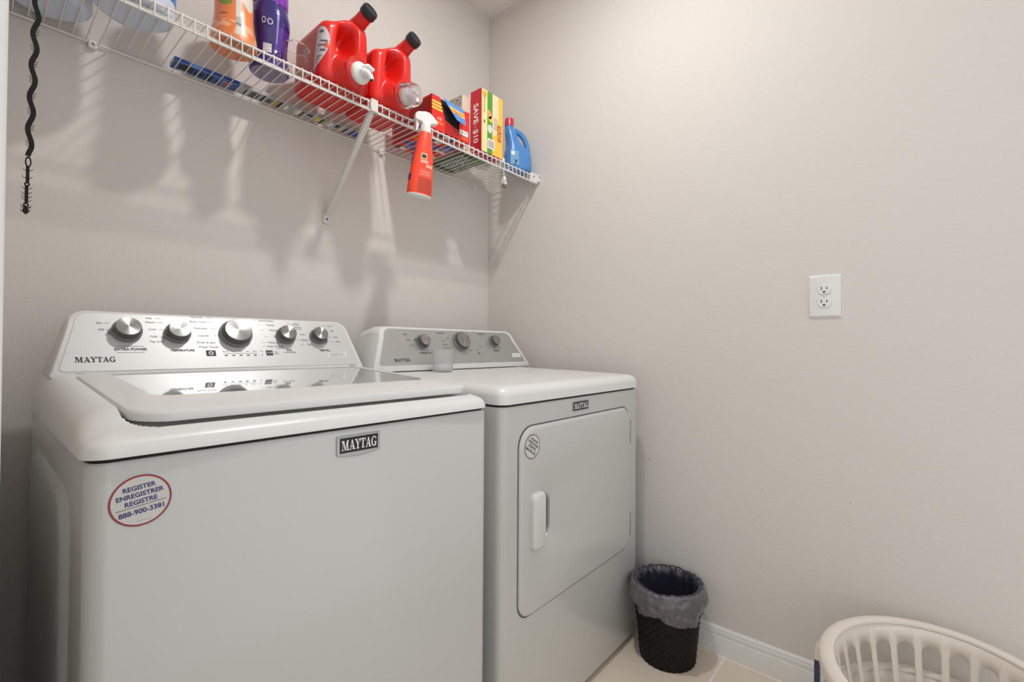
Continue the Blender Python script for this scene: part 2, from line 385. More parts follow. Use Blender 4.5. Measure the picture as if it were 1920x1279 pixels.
# front badge
pf = Plane((0, WY0, 0), (1, 0, 0), (0, 0, 1))       # normal = -y
b = NB(); bd = [(-1.2535, .8395)] + [(-1.2535+.084*k/10, .8395-.0045*math.sin(PI*k/10)) for k in range(1, 10)] + [(-1.1695, .8395), (-1.1695, .8725), (-1.2535, .8725)]
pf.prism(b, bd, 0, .0035); bg = link('badge', b, CHROME, wash, bevel=.001)
b = NB(); pf.rect(b, -1.2485, .843, -1.1735, .8692, 0, .0038); maytag(b, pf, -1.2455, .8475, .0172, .0690, 1, .0042); link('badge_lettering', b, [BLACK, WHITEP], bg, smooth=0)
b = NB(); sticker_print(b, pf, -1.5195, .8305, .0325, math.radians(7)); o = link('register_sticker', b, [mat('sticker_white', (208, 206, 202), .4), mat('sticker_red', (150, 44, 50), .4), mat('sticker_blue', (44, 44, 112), .4)], wash, smooth=0)

# ---- consoles
def console(parent, x0, x1, tx0, tx1, y0, z0, y1, z1, v0, v1, ry, rc, panel_mat, inset=.012, border_top=.004):
    L = math.hypot(y1-y0, z1-z0); pl = Plane((0, y0, z0), (1, 0, 0), (0, (y1-y0)/L, (z1-z0)/L))
    def outline(k, kt=None, rr=None):
        kt = k if kt is None else kt; rr = rc if rr is None else rr
        fx0 = lambda v: x0 + (tx0-x0)*(v-v0)/(v1-v0) + k; fx1 = lambda v: x1 + (tx1-x1)*(v-v0)/(v1-v0) - k
        pts = []; a, bb = v0+k, v1-kt
        r2 = .008
        for q in range(5):
            an = PI + q*PI/8; pts.append((fx0(a)+r2+r2*math.cos(an), a+r2+r2*math.sin(an)))
        for q in range(5):
            an = 1.5*PI + q*PI/8; pts.append((fx1(a)-r2+r2*math.cos(an), a+r2+r2*math.sin(an)))
        for q in range(13):
            an = q*PI/24; pts.append((fx1(bb-rr)-rr+rr*math.cos(an), bb-rr+rr*math.sin(an)))
        for q in range(13):
            an = PI/2+q*PI/24; pts.append((fx0(bb-rr)+rr+rr*math.cos(an), bb-rr+rr*math.sin(an)))
        return pts
    b = NB(); base = outline(0)
    F0 = [pl.P(a, v, 0) for a, v in base]
    F1 = [pl.P(a, v, .004) for a, v in outline(.004)]
    B0 = [Vector((p.x + (0.012 if p.x < (x0+x1)/2 else -0.012)*0, ry, min(p.z, z0+.60*(p.z-z0)+.4*(p.z-z0)))) for p in F0]
    B1 = [Vector((p.x, ry, p.z-.012*ss(z1-.05, z1, p.z))) for p in F0]
    loft(b, [F1, F0, [Vector((p.x, p.y+(ry-p.y)*.5, p.z)) for p in F0], B1])
    con = link('console', b, PLASTIC, parent, smooth=40)
    b = NB(); pl.prism(b, outline(inset, border_top+.004, rc*.85), .0035, .0055); pan = link('control_panel', b, panel_mat, con, bevel=.0008)
    return pl, con, pan
pl, con, pan = console(wash, -1.560, -.858, -1.522, -.882, -.27, .975, -.20, 1.10, -.018, .148, -.135, .036, SILVER)
b = NB(); HH = .0060
T = lambda s, a, v, z, m=0, al='CENTER', bo=0: pl.text(b, s, a, v, z, m, HH, align=al, bold=bo)
def dash(a0, a1, v, m=1, t_=.0006): pl.rect(b, a0, v-t_/2, a1, v+t_/2, m, HH)
maytag(b, pl, -1.5215, .0155, .0125, .066, 0, HH); link('maker_lettering', b, [BLACK], pan, smooth=0); b = NB()
T('EXTRA POWER', -1.4275, .0465, .0085, bo=.0002); dash(-1.452, -1.403, .0545); dash(-1.452, -1.403, .0385)
T('On', -1.478, .113, .0075, 1); T('Off', -1.476, .096, .0075, 1); dash(-1.470, -1.461, .1135); dash(-1.468, -1.461, .0963)
T('TEMPERATURE', -1.330, .0435, .0075, bo=.0002)
for s, u, v in (('Hot', -1.388, .131), ('Warm', -1.386, .1195), ('Cool', -1.384, .1005), ('Cold', -1.383, .081), ('Tap Cold', -1.378, .067)):
    T(s, u, v, .0072, 1)
    if s != 'Tap Cold': dash(u+.012, u+.024, v)
for s, u, v in (('Normal', -1.290, .139), ('Bulky Items', -1.288, .126), ('Delicates', -1.285, .107), ('Casuals', -1.281, .086), ('Drain & Spin', -1.277, .066), ('Water Faucet', -1.274, .053)):
    T(s, u, v, .0078, 1); 
    if v > .08: dash(u+.022, u+.034, v)
for s, u, v in (('Quick Wash', -1.122, .1375), ('Towels', -1.114, .124), ('Whites', -1.107, .107), ('Colors', -1.101, .087), ('Heavy Duty', -1.110, .068), ('Clean Washer', -1.112, .0555), ('w/ affresh', -1.103, .049)):
    T(s, u, v, .0078 if 'aff' not in s else .005, 1)
    if 'aff' not in s: dash(u-.034, u-.026, v)
LET = b
b = NB(); pl.poly(b, [(-1.2815, .0275), (-1.2605, .0275), (-1.2605, .0435), (-1.2815, .0435)], 0, HH); pl.ring(b, -1.271, .0355, .0035, .0055, 1, HH+.0002, 24); pl.text(b, 'M', -1.271, .0355, .005, 1, HH+.0002); link('power_button', b, [BLACK, WHITEP], pan, smooth=0)
b = NB(); pl.poly(b, [(-1.140, .0275), (-1.1225, .0275), (-1.1225, .0430), (-1.140, .0430)], 0, HH); pl.text(b, 'O/II', -1.131, .0353, .009, 1, HH+.0002); link('start_button', b, [BLACK, WHITEP], pan, smooth=0)
b = LET; T('Start', -1.113, .038, .005, 1); T('Pause', -1.113, .033, .005, 1)
for k, s in enumerate(('Sensing', 'Wash', 'Rinse', 'Spin', 'Done', 'Lid')):
    u = -1.238+.0168*k*1.03; T(s, u, .0405, .0046, 1)
    b = NB(); pl.rect(b, u-(.0035 if k < 5 else .0012), .0275, u+(.0035 if k < 5 else .0012), .0302, 0, HH); link('indicator_light', b, BLACK, pan, smooth=0); b = LET
dash(-1.244, -1.163, .0347)
T('SOIL', -1.076, .0435, .0075, bo=.0002); T('EXTRA RINSE', -1.076, .0365, .0055, 1)
for s, u, v in (('Heavy', -1.040, .132), ('with Extra Rinse', -1.044, .126), ('Medium', -1.036, .119), ('with Extra Rinse', -1.040, .113), ('Heavy', -1.028, .096), ('Medium', -1.026, .077), ('Light', -1.014, .0625)):
    T(s, u, v, .0066 if 'with' not in s else .0042, 1)
    if 'with' not in s: dash(u-.026, u-.016, v)
T('DEEP FILL', -.972, .0425, .0075, bo=.0002)
for s, u, v in (('Auto', -.936, .128), ('High', -.932, .111), ('Deep', -.927, .089), ('Bulky', -.922, .0735)):
    T(s, u, v, .0066, 1); dash(u-.024, u-.014, v)
link('panel_lettering', b, [BLACK, GREYP], pan, smooth=0)
b = NB(); pl.rect(b, -.966, .018, -.906, .036, 1, HH-.0001); pl.text(b, 'PURCHASE DIRECT', -.936, .0305, .0055, 0, HH+.0002); pl.text(b, 'FROM MAYTAG.COM', -.936, .0235, .005, 0, HH+.0002); link('panel_sticker', b, [GREYP, mat('label_white', (226, 226, 224), .4)], pan, smooth=0)

def knob(parent, pl, a, v, r, depth, pointer=None, seg=48, cap=True):
    o = pl.P(a, v, .0055); n = pl.n
    e_ = thing_part('knob', parent, o)
    b = NB(); lathe(b, [(r*1.20, 0), (r*1.20, depth*.30), (r*1.14, depth*.38)], seg, o, n); 
    if pointer is not None:
        c, s = math.cos(pointer), math.sin(pointer); q = lambda rr, w_, h: pl.P(a+c*rr-s*w_, v+s*rr+c*w_, .0055+h)
        loft(b, [[q(r*.9, -r*.62, 0), q(r*1.46, 0, 0), q(r*.9, r*.62, 0)], [q(r*.9, -r*.62, depth*.36), q(r*1.46, 0, depth*.30), q(r*.9, r*.62, depth*.36)]])
    link('knob_skirt', b, KNOBB, e_)
    b = NB(); lathe(b, [(r*1.10, depth*.36), (r*1.08, depth*.42), (r*1.02, depth*.86), (r*1.0, depth*.93)], seg, o, n, rfn=lambda an, h: 1+.008*math.cos(an*24))
    if pointer is not None:
        c, s = math.cos(pointer), math.sin(pointer); q = lambda rr, w_, h: pl.P(a+c*rr-s*w_, v+s*rr+c*w_, .0055+h)
        loft(b, [[q(r*.8, -r*.5, depth*.4), q(r*1.26, 0, depth*.4), q(r*.8, r*.5, depth*.4)], [q(r*.8, -r*.45, depth*.8), q(r*1.14, 0, depth*.66), q(r*.8, r*.45, depth*.8)]])
    link('knob_grip', b, KNOBD, e_)
    # cap: authored around its own origin so that the brushing runs round the axis
    M = Matrix((pl.u, pl.v, pl.n)).transposed().to_4x4(); M.translation = o + n*depth*.93
    b = NB(); lathe(b, [(r*.99, 0), (r*.985, depth*.03), (r*.95, depth*.065), (.0001, depth*.067)], 64, cap1=False)
    me = bpy.data.meshes.new('knob_cap'); b.to_mesh(me); b.free(); me.materials.append(CAPM)
    me.polygons.foreach_set('use_smooth', [True]*len(me.polygons)); me.set_sharp_from_angle(angle=math.radians(25))
    oc_ = bpy.data.objects.new('knob_cap', me); COL.objects.link(oc_); oc_.parent = e_; oc_.matrix_basis = wm(e_).inverted() @ M
    return e_
def thing_part(name, parent, loc):
    o = bpy.data.objects.new(name, None); COL.objects.link(o); o.parent = parent; o.empty_display_size = .01
    o.matrix_basis = wm(parent).inverted() @ Matrix.Translation(loc); return o
for a, v, r, ptr in ((-1.4316, .0924, .0235, PI*1.03), (-1.3355, .0892, .0225, PI*1.12), (-1.2069, .0909, .0325, None), (-1.0783, .0887, .0220, None), (-.9831, .0881, .0210, -PI*.22)):
    knob(wash, pl, a, v, r, .027, ptr)

# ================================================================ DRYER
DX0, DX1, DY0, DY1 = -.8265, -.0885, -.836, -.125
dry = thing('clothes_dryer', 'white front-loading clothes dryer with grey console, right of the washing machine', 'dryer', ((DX0+DX1)/2, (DY0+DY1)/2, 0))
pf = Plane((0, DY0, 0), (1, 0, 0), (0, 0, 1))
dx0, dx1, dz0, dz1 = -.764, -.162, .340, .8235
b = NB()
def dl(k, y): return [Vector((x, y, z)) for x, z in rrect(dx0+k, dx1-k, dz0+k, dz1-k, (.045, .045, .055, .055), 8)]
def cabl(x0, x1, y0, y1, r, z): return [Vector((x, y, z)) for x, y in rrect(x0, x1, y0, y1, (r, r, .006, .006), 8)]
loft(b, [cabl(DX0+.003, DX1-.003, DY0+.003, DY1, .024, .018), cabl(DX0, DX1, DY0, DY1, .024, .024), cabl(DX0, DX1, DY0, DY1, .024, .876), cabl(DX0+.003, DX1-.003, DY0+.003, DY1, .022, .880)])
link('cabinet', b, ENAMEL, dry)
b = NB(); loft(b, [cabl(DX0+.006, DX1-.006, DY0+.006, DY1, .02, .880), cabl(DX0+.006, DX1-.006, DY0+.006, DY1, .02, .887)]); link('seam', b, SEAM, dry)
b = NB()
def wl(k, z): return [Vector((x, y, z + .014*(y-DY0)/(DY1-DY0)*(1 if z > .9 else 0))) for x, y in rrect(DX0-.002+k, DX1+.002-k, DY0-.004+k, DY1-k, (.03, .03, .01, .01), 10)]
cs = [(0, .8865), (0, .906)] + [(.030*(1-math.cos(a)), .906+.026*math.sin(a)) for a in (PI/2*k/8 for k in range(1, 9))]
loft(b, [wl(k, z) for k, z in cs]); link('worktop', b, PLASTIC, dry, smooth=30)
for x in (DX0+.05, DX1-.05):
    for y in (DY0+.05, DY1-.05):
        b = NB(); lathe(b, [(.02, 0), (.022, .006), (.012, .012), (.012, .03)], 16, (x, y, 0)); link('foot', b, SEAM, dry)
# door: grey ring coloured as the shaded gap, door slab with a handle pocket
b = NB(); loft(b, [dl(-.0035, DY0+.001), dl(-.0035, DY0-.0008)]); link('door_gap', b, mat('door_gap', (96, 95, 92), .7), dry)
hx0, hx1, hz0, hz1 = -.712, -.634, .520, .642
hl = lambda k, y: [Vector((x, y, z)) for x, z in rrect(hx0+k, hx1-k, hz0+k, hz1-k, .026, 8)]
b = NB()
loft(b, [dl(0, DY0-.0005), dl(.0, DY0-.0025), dl(.004, DY0-.0075), dl(.010, DY0-.009), hl(-.002, DY0-.009), hl(.004, DY0-.0070), hl(.012, DY0+.022)], cap0=False)
door = link('door', b, ENAMEL, dry, smooth=40)
b = NB(); gp = lambda k, y: [Vector((x, y, z)) for x, z in rrect(-.7265+k, -.674-k, .5075+k, .6515-k, (.016, .010, .014, .018), 8)]
loft(b, [gp(0, DY0-.0075), gp(0, DY0-.018), gp(.003, DY0-.023), gp(.008, DY0-.025)]); link('door_handle', b, mat('handle_white', (208, 209, 205), .3, namt=.01), door, smooth=40)
for z in (.735, .415):
    b = NB(); 
    for q in range(3): lathe(b, [(.0035, 0), (.0035, .025)], 10, (dx1+.003, DY0-.003, z+.027*q-.04), (0, 0, 1))
    link('hinge', b, KNOBB, door)
b = NB(); sticker_print(b, Plane((0, DY0-.009, 0), (1, 0, 0), (0, 0, 1)), -.7195, .7725, .0315, math.radians(-33), .0006)
link('register_sticker', b, [MATS['sticker_white'], mat('sticker_maroon', (104, 70, 70), .4), mat('sticker_ink', (60, 56, 58), .4)], door, smooth=0)
b = NB(); pf.prism(b, [(-.520, .8415), (-.434, .8415), (-.434, .8695), (-.520, .8695)], 0, .003); bg = link('badge', b, CHROME, dry, bevel=.0008)
b = NB(); pf.rect(b, -.5175, .8435, -.4365, .8675, 0, .0033); maytag(b, pf, -.5135, .8475, .0160, .0730, 1, .0037); link('badge_lettering', b, [BLACK, WHITEP], bg, smooth=0)
pl, con, pan = console(dry, -.838, -.050, -.772, -.118, -.30, .955, -.24, 1.085, -.010, .155, -.135, .036, SILVERD, inset=.020, border_top=.006)
b = NB(); maytag(b, pl, -.7530, .0215, .0115, .0640, 0, HH); link('maker_lettering', b, [BLACK], pan, smooth=0); b = NB()
pl2 = pl
for s, u, v in (('High', -.682, .124), ('Med', -.674, .103), ('Low', -.667, .082)): T(s, u, v, .0085, 1)
T('TEMPERATURE', -.613, .052, .0085)
for s, u, v in (('AUTODRY', -.520, .133), ('TIMED DRY', -.300, .134), ('Off', -.405, .140), ('Off', -.490, .113), ('Less', -.515, .101), ('Normal', -.512, .086), ('More Dry', -.505, .071), ('20', -.385, .063), ('40', -.350, .064), ('TIME', -.348, .049), ('80', -.328, .079)): T(s, u, v, .0080, 0 if s.isupper() and len(s) > 3 else 1)
T('WRINKLE', -.241, .061, .0080); T('Off', -.215, .074, .0070, 1)
link('panel_lettering', b, [BLACK, GREYP], pan, smooth=0)
b = NB(); pl.rect(b, -.150, .030, -.096, .048, 1, HH-.0001); pl.text(b, 'Sensor Dry', -.123, .039, .008, 0, HH+.0002); link('panel_sticker', b, [GREYP, WHITEP], pan, smooth=0)
for a, v, r, ptr in ((-.6173, .0941, .0215, PI*.86), (-.4302, .0972, .0315, None), (-.2442, .1003, .0205, None)): knob(dry, pl, a, v, r, .026, ptr)

# frosted measuring cup on the dryer
def cup(name, label, cx, cy, z, r0, r1, h, m, tilt=None):
    b = NB(); prof = [(.0005, .0012), (r0*.86, .0012), (r0, 0), (r0*1.01, .003), (r1, h), (r1*1.03, h), (r1*1.03, h-.002), (r1*1.0, h-.004)]
    prof = [(.0005, 0), (r0*.9, 0), (r0, .002), (r1, h-.003), (r1+.0016, h-.002), (r1+.0012, h), (r1-.0008, h), (r0-.0014, .004), (r0*.85, .0018), (.0005, .0018)]
    lathe(b, prof, 56, (cx, cy, z), cap0=True, cap1=True)
    return tag(link(name, b, m, smooth=50), label, 'cup')
cup('measuring_cup', 'frosted plastic measuring cup standing on the dryer top before its console', -.6055, -.365, .9430, .033, .0375, .076, FROST)

# ================================================================ WIRE SHELF
ZR = 1.797; YFR = -.305; SX0 = -1.652; SX1 = -.006
shelf = thing('wire_shelf', 'white ventilated wire shelf along the back wall above the machines', 'shelf', (-.83, -.15, 1.80))
b = NB(); x = -1.3024 + .02562*50
x0 = x
while x > SX0+.01:
    pts = [Vector((x, -.006, ZR+.0035)), Vector((x, -.296, ZR+.0035))] + [Vector((x, -.299-.0075*math.sin(a), ZR-.004+.0075*math.cos(a))) for a in (PI/2*k/4 for k in range(5))] + [Vector((x, -.3065, 1.7655)), Vector((x, -.3055, 1.7630))]
    tube(b, pts, .00165, 6); x -= .02562
link('deck_wires', b, WIRE, shelf, smooth=60)
for nm, y, z, r in (('front_rail', -.3015, ZR-.0015, .0030), ('lip_rail', -.3030, 1.7665, .0032), ('middle_rail', -.262, ZR-.0015, .0028), ('back_rail', -.008, ZR-.0012, .0030)):
    b = NB(); tube(b, [(SX0, y, z), (SX1, y, z)], r, 10); link(nm, b, WIRE, shelf, smooth=60)
# support bracket: flat steel strut and foot
b = NB(); A = Vector((-.846, -.300, 1.778)); Bq = Vector((-.8395, -.0035, 1.492)); d = (Bq-A).normalized(); u = Vector((1, 0, 0)); nn = d.cross(u).normalized()
lp = lambda P, wd, tk: [P+u*sx*wd+nn*sy*tk for sx, sy in ((-1, -.3), (-.8, 1), (.8, 1), (1, -.3), (.8, -1), (-.8, -1))]
loft(b, [lp(A, .0095, .006), lp(A.lerp(Bq, .1), .0105, .007), lp(A.lerp(Bq, .9), .0095, .006), lp(Bq, .0105, .004)])
pb = Plane((0, 0, 0), (1, 0, 0), (0, 0, 1)); pb.prism(b, rrect(-.8535, -.8265, 1.464, 1.512, (.005, .005, .003, .003), 3), .0005, .0065)
tube(b, [(-.858, -.3035, 1.7950), (-.858, -.3085, 1.785), (-.858, -.3075, 1.772)], .002, 6); box(b, (-.858, -.311, 1.764), (-.834, -.2985, 1.803))
br = link('support_bracket', b, METAL, shelf, bevel=.0012)
b = NB(); lathe(b, [(.004, 0), (.0035, .0015), (.001, .002)], 12, (-.8395, -.0068, 1.480), (0, -1, 0)); link('screw', b, KNOBD, br)
for xx in (-1.4700, -.107, -.62):
    b = NB(); box(b, (xx-.009, -.013, ZR-.016), (xx+.009, -.0002, ZR+.004)); c = link('wall_clip', b, PLASTIC, shelf, bevel=.003)
    b = NB(); lathe(b, [(.003, 0), (.001, .0015)], 10, (xx, -.0131, ZR-.006), (0, -1, 0)); link('screw', b, KNOBD, c)
b = NB(); box(b, (-.052, -.3115, 1.762), (-.0002, -.296, 1.806)); box(b, (-.016, -.323, 1.768), (-.0002, -.30, 1.796)); c = link('end_bracket', b, PLASTIC, shelf, bevel=.004)
b = NB()
lathe(b, [(.0035, 0), (.003, .001)], 10, (-.010, -.3235, 1.788), (0, -1, 0)); link('screw', b, SEAM, c)
b = NB(); lathe(b, [(.004, 0), (.003, .001)], 10, (-.034, -.3117, 1.788), (0, -1, 0)); link('screw', b, SEAM, c)

TOPZ = ZR+.0035+.0027

# ================================================================ THINGS ON THE SHELF
# --- two gallon jugs of milky plastic
def gallon(cx, cy, label, lab_a):
    t = thing('gallon_jug', label, 'jug', (cx, cy, TOPZ), 'milky gallon jugs')
    b = NB(); sq = lambda an, h: 1+.03*math.cos(4*an)
    lathe(b, [(.0005, .004), (.045, .004), (.062, .0), (.073, .004), (.0775, .014), (.0775, .15), (.072, .175), (.05, .215), (.026, .24), (.019, .25), (.019, .268)], 56, (cx, cy, TOPZ), rfn=sq); body = link('body', b, MILK, t, smooth=60)
    hb = NB(); tube(hb, [(cx+.055*math.cos(lab_a+2.2), cy+.055*math.sin(lab_a+2.2), TOPZ+.205-.0), (cx+.074*math.cos(lab_a+2.2), cy+.074*math.sin(lab_a+2.2), TOPZ+.20), (cx+.078*math.cos(lab_a+2.2), cy+.078*math.sin(lab_a+2.2), TOPZ+.15), (cx+.070*math.cos(lab_a+2.2), cy+.070*math.sin(lab_a+2.2), TOPZ+.12)], .009, 10); link('handle', hb, MILK, t, smooth=60)
    b = NB(); lathe(b, [(.021, .255), (.021, .274), (.018, .277)], 32, (cx, cy, TOPZ)); link('cap', b, SKY, t)
    b = NB(); n = 20
    vs = []
    for k in range(n+1):
        a = lab_a-1.0+2.0*k/n; z0 = .045+.055*abs(k-n/2)/(n/2)*(1 if k < n/2 else .2)
        rr = .0785*sq(a, 0); vs.append((b.verts.new((cx+rr*math.cos(a), cy+rr*math.sin(a), TOPZ+z0)), b.verts.new((cx+rr*math.cos(a), cy+rr*math.sin(a), TOPZ+.148))))
    for k in range(n): face(b, [vs[k][0], vs[k+1][0], vs[k+1][1], vs[k][1]])
    link('label', b, mat('jug_label_blue', (60, 118, 196), .4), t)
gallon(-1.562, -.100, 'milky plastic gallon jug at the left end of the wire shelf', -1.1)
gallon(-1.424, -.205, 'milky plastic gallon jug with blue label, just left of the orange canister', -.75)

# --- orange scent bead canister
t = thing('scent_bead_canister', 'orange canister with fruit label and barcode, left of the purple bottle', 'canister', (-1.223, -.240, TOPZ))
OXc, OYc = -1.223, -.240
def oprof(z): return .0545 - .010*ss(.0, .09, z) - .003*ss(.1, .2, z)
b = NB(); zs = [.0, .002, .006, .014, .024] + [.024+.176*k/110 for k in range(1, 111)] + [.207, .213, .215]
pr = [(.0005, .004), (.040, .003), (.050, .0)] + [(oprof(z)*(.97 if z < .002 else 1), z) for z in zs[1:-2]] + [(.03, .213), (.0005, .215)]
AB, AC = mat('canister_orange', (232, 128, 66), .3, coat=.4), mat('canister_peach', (236, 170, 130), .3, coat=.4)
LG, LW, BR, DG = mat('leaf_green', (122, 144, 52), .35), mat('canister_white', (214, 208, 200), .25, coat=.5), mat('fruit_brown', (106, 66, 44), .4), mat('fruit_orange', (240, 128, 50), .35)
om = [BEADS, AB, AC, LW, LG, BR, DG, BARC]
def omf(i, k):
    a = ((i/288*360)+180) % 360-180; z = pr[min(k+1, len(pr)-1)][1]     # a: degrees, camera side is about -110
    if k < 3 or z < .022: return 0
    d_ = a+112
    if 8 < d_ < 22 + max(0, z-.07)*60:                   # white strip with the bar code
        if .036 < z < .064: return 7 if int(z*1000) % 3 else 3
        return 3
    if d_ > 30 and ((d_-52)/24)**2+((z-.128)/.034)**2 < 1: return 3
    if ((d_+14)/15)**2+((z-.122)/.020)**2 < 1: return 6 if ((d_+12)/9)**2+((z-.124)/.014)**2 < 1 else 5
    if ((d_+24)/22)**2+((z-.101)/.012)**2 < 1: return 4
    if abs(z-(.068+.00006*d_)) < .0013 and -42 < d_ < -14: return 5
    if z > .108: return 2 if d_ < 0 else 1
    if z < .050: return 2 if noise.noise(Vector((a*.05, z*60, 0))) > -.1 else 1
    return 1
lathe(b, pr, 288, (OXc, OYc, TOPZ), mfn=omf); link('body', b, om, t, smooth=60)
b = NB(); lathe(b, [(.036, .213), (.036, .25), (.033, .256), (.0005, .257)], 48, (OXc, OYc, TOPZ), cap1=False); link('cap', b, mat('canister_cap', (240, 120, 60), .3), t)

# --- purple canister
PXc, PYc = -1.116, -.195
t = thing('scent_booster_bottle', 'dark purple ribbed bottle with barcode between the orange canister and the clear cup', 'bottle', (PXc, PYc, TOPZ))
b = NB(); pp = [(.0005, .010), (.026, .010), (.034, .001), (.045, 0), (.0505, .005), (.052, .013), (.0505, .022), (.0455, .036), (.0435, .052), (.0435, .07), (.046, .09), (.0495, .115), (.052, .135), (.0525, .15), (.050, .165), (.047, .178), (.044, .186)]
pp2 = pp[:4]
for k in range(4, len(pp)-1):
    for q in range(10): pp2.append((pp[k][0]+(pp[k+1][0]-pp[k][0])*q/10, pp[k][1]+(pp[k+1][1]-pp[k][1])*q/10))
pp2.append(pp[-1])
def pmf(i, k):
    a = ((i/288*360)+180) % 360-180+112; z = pp2[min(k+1, len(pp2)-1)][1]
    if k < 3: return 3
    if z < .004: return 2
    if -22 < a < 6 and .040 < z < .066: return 5 if int(z*1100) % 3 else 4
    if 20 < a < 27 and z > .07 and z < .165: return 2
    if a > 30-(.12-z)*220 and z < .12: return 1
    return 0
lathe(b, pp2, 288, (PXc, PYc, TOPZ), mfn=pmf); link('body', b, [INDIGO, PURPLE, LILAC, mat('purple_base', (150, 138, 160), .35), BARC, WHITEP], t, smooth=60)
b = NB(); lathe(b, [(.0445, .186), (.047, .19), (.048, .22), (.045, .248), (.03, .256), (.0005, .257)], 64, (PXc, PYc, TOPZ), cap0=False, cap1=False); link('cap', b, mat('cap_violet', (128, 50, 176), .15, coat=.6), t)
b = NB()
for aa, zz, rw, rh in ((-112-16, .123, .0052, .0095), (-112+1, .121, .0072, .0090)):
    n = 28; R0 = .0530
    for k in range(n):
        q = []
        for kk, s in ((k, 1), (k+1, 1), (k+1, .68), (k, .68)):
            th = 2*PI*kk/n; an = math.radians(aa)+rw*s*math.cos(th)/R0; q.append(b.verts.new((PXc+R0*math.cos(an), PYc+R0*math.sin(an), TOPZ+zz+rh*s*math.sin(th))))
        face(b, q)
link('bottle_lettering', b, mat('lettering_lilac', (206, 198, 222), .4), t)

# --- clear measuring cup
cup('clear_cup', 'clear plastic dosing cup standing on the shelf beside the first red jug', -1.075, -.272, TOPZ, .0300, .0335, .066, CLEAR)

# --- red dispenser jugs
def rbox_grid(bm, half, r, N, fn, mfn=None):
    vm = {}
    def V(p):
        key = tuple(round(c*N*2) for c in p)
        if key not in vm:
            P = Vector((p[0]*half[0], p[1]*half[1], p[2]*half[2])); q = Vector([max(-(h-r), min(h-r, c)) for c, h in zip(P, half)])
            # pull the surface grid onto the rounded box
            dv = P-q
            if dv.length > 1e-9: P = q+dv.normalized()*r
            vm[key] = bm.verts.new(fn(P))
        return vm[key]
    for ax in range(3):
        for sg in (-1, 1):
            for i in range(N):
                for j in range(N):
                    q = []
                    for di, dj in ((0, 0), (1, 0), (1, 1), (0, 1)):
                        c = [0, 0, 0]; c[ax] = sg; c[(ax+1) % 3] = -1+2*(i+di)/N; c[(ax+2) % 3] = -1+2*(j+dj)/N; q.append(V(c))
                    if sg < 0: q.reverse()
                    face(bm, q, 0)
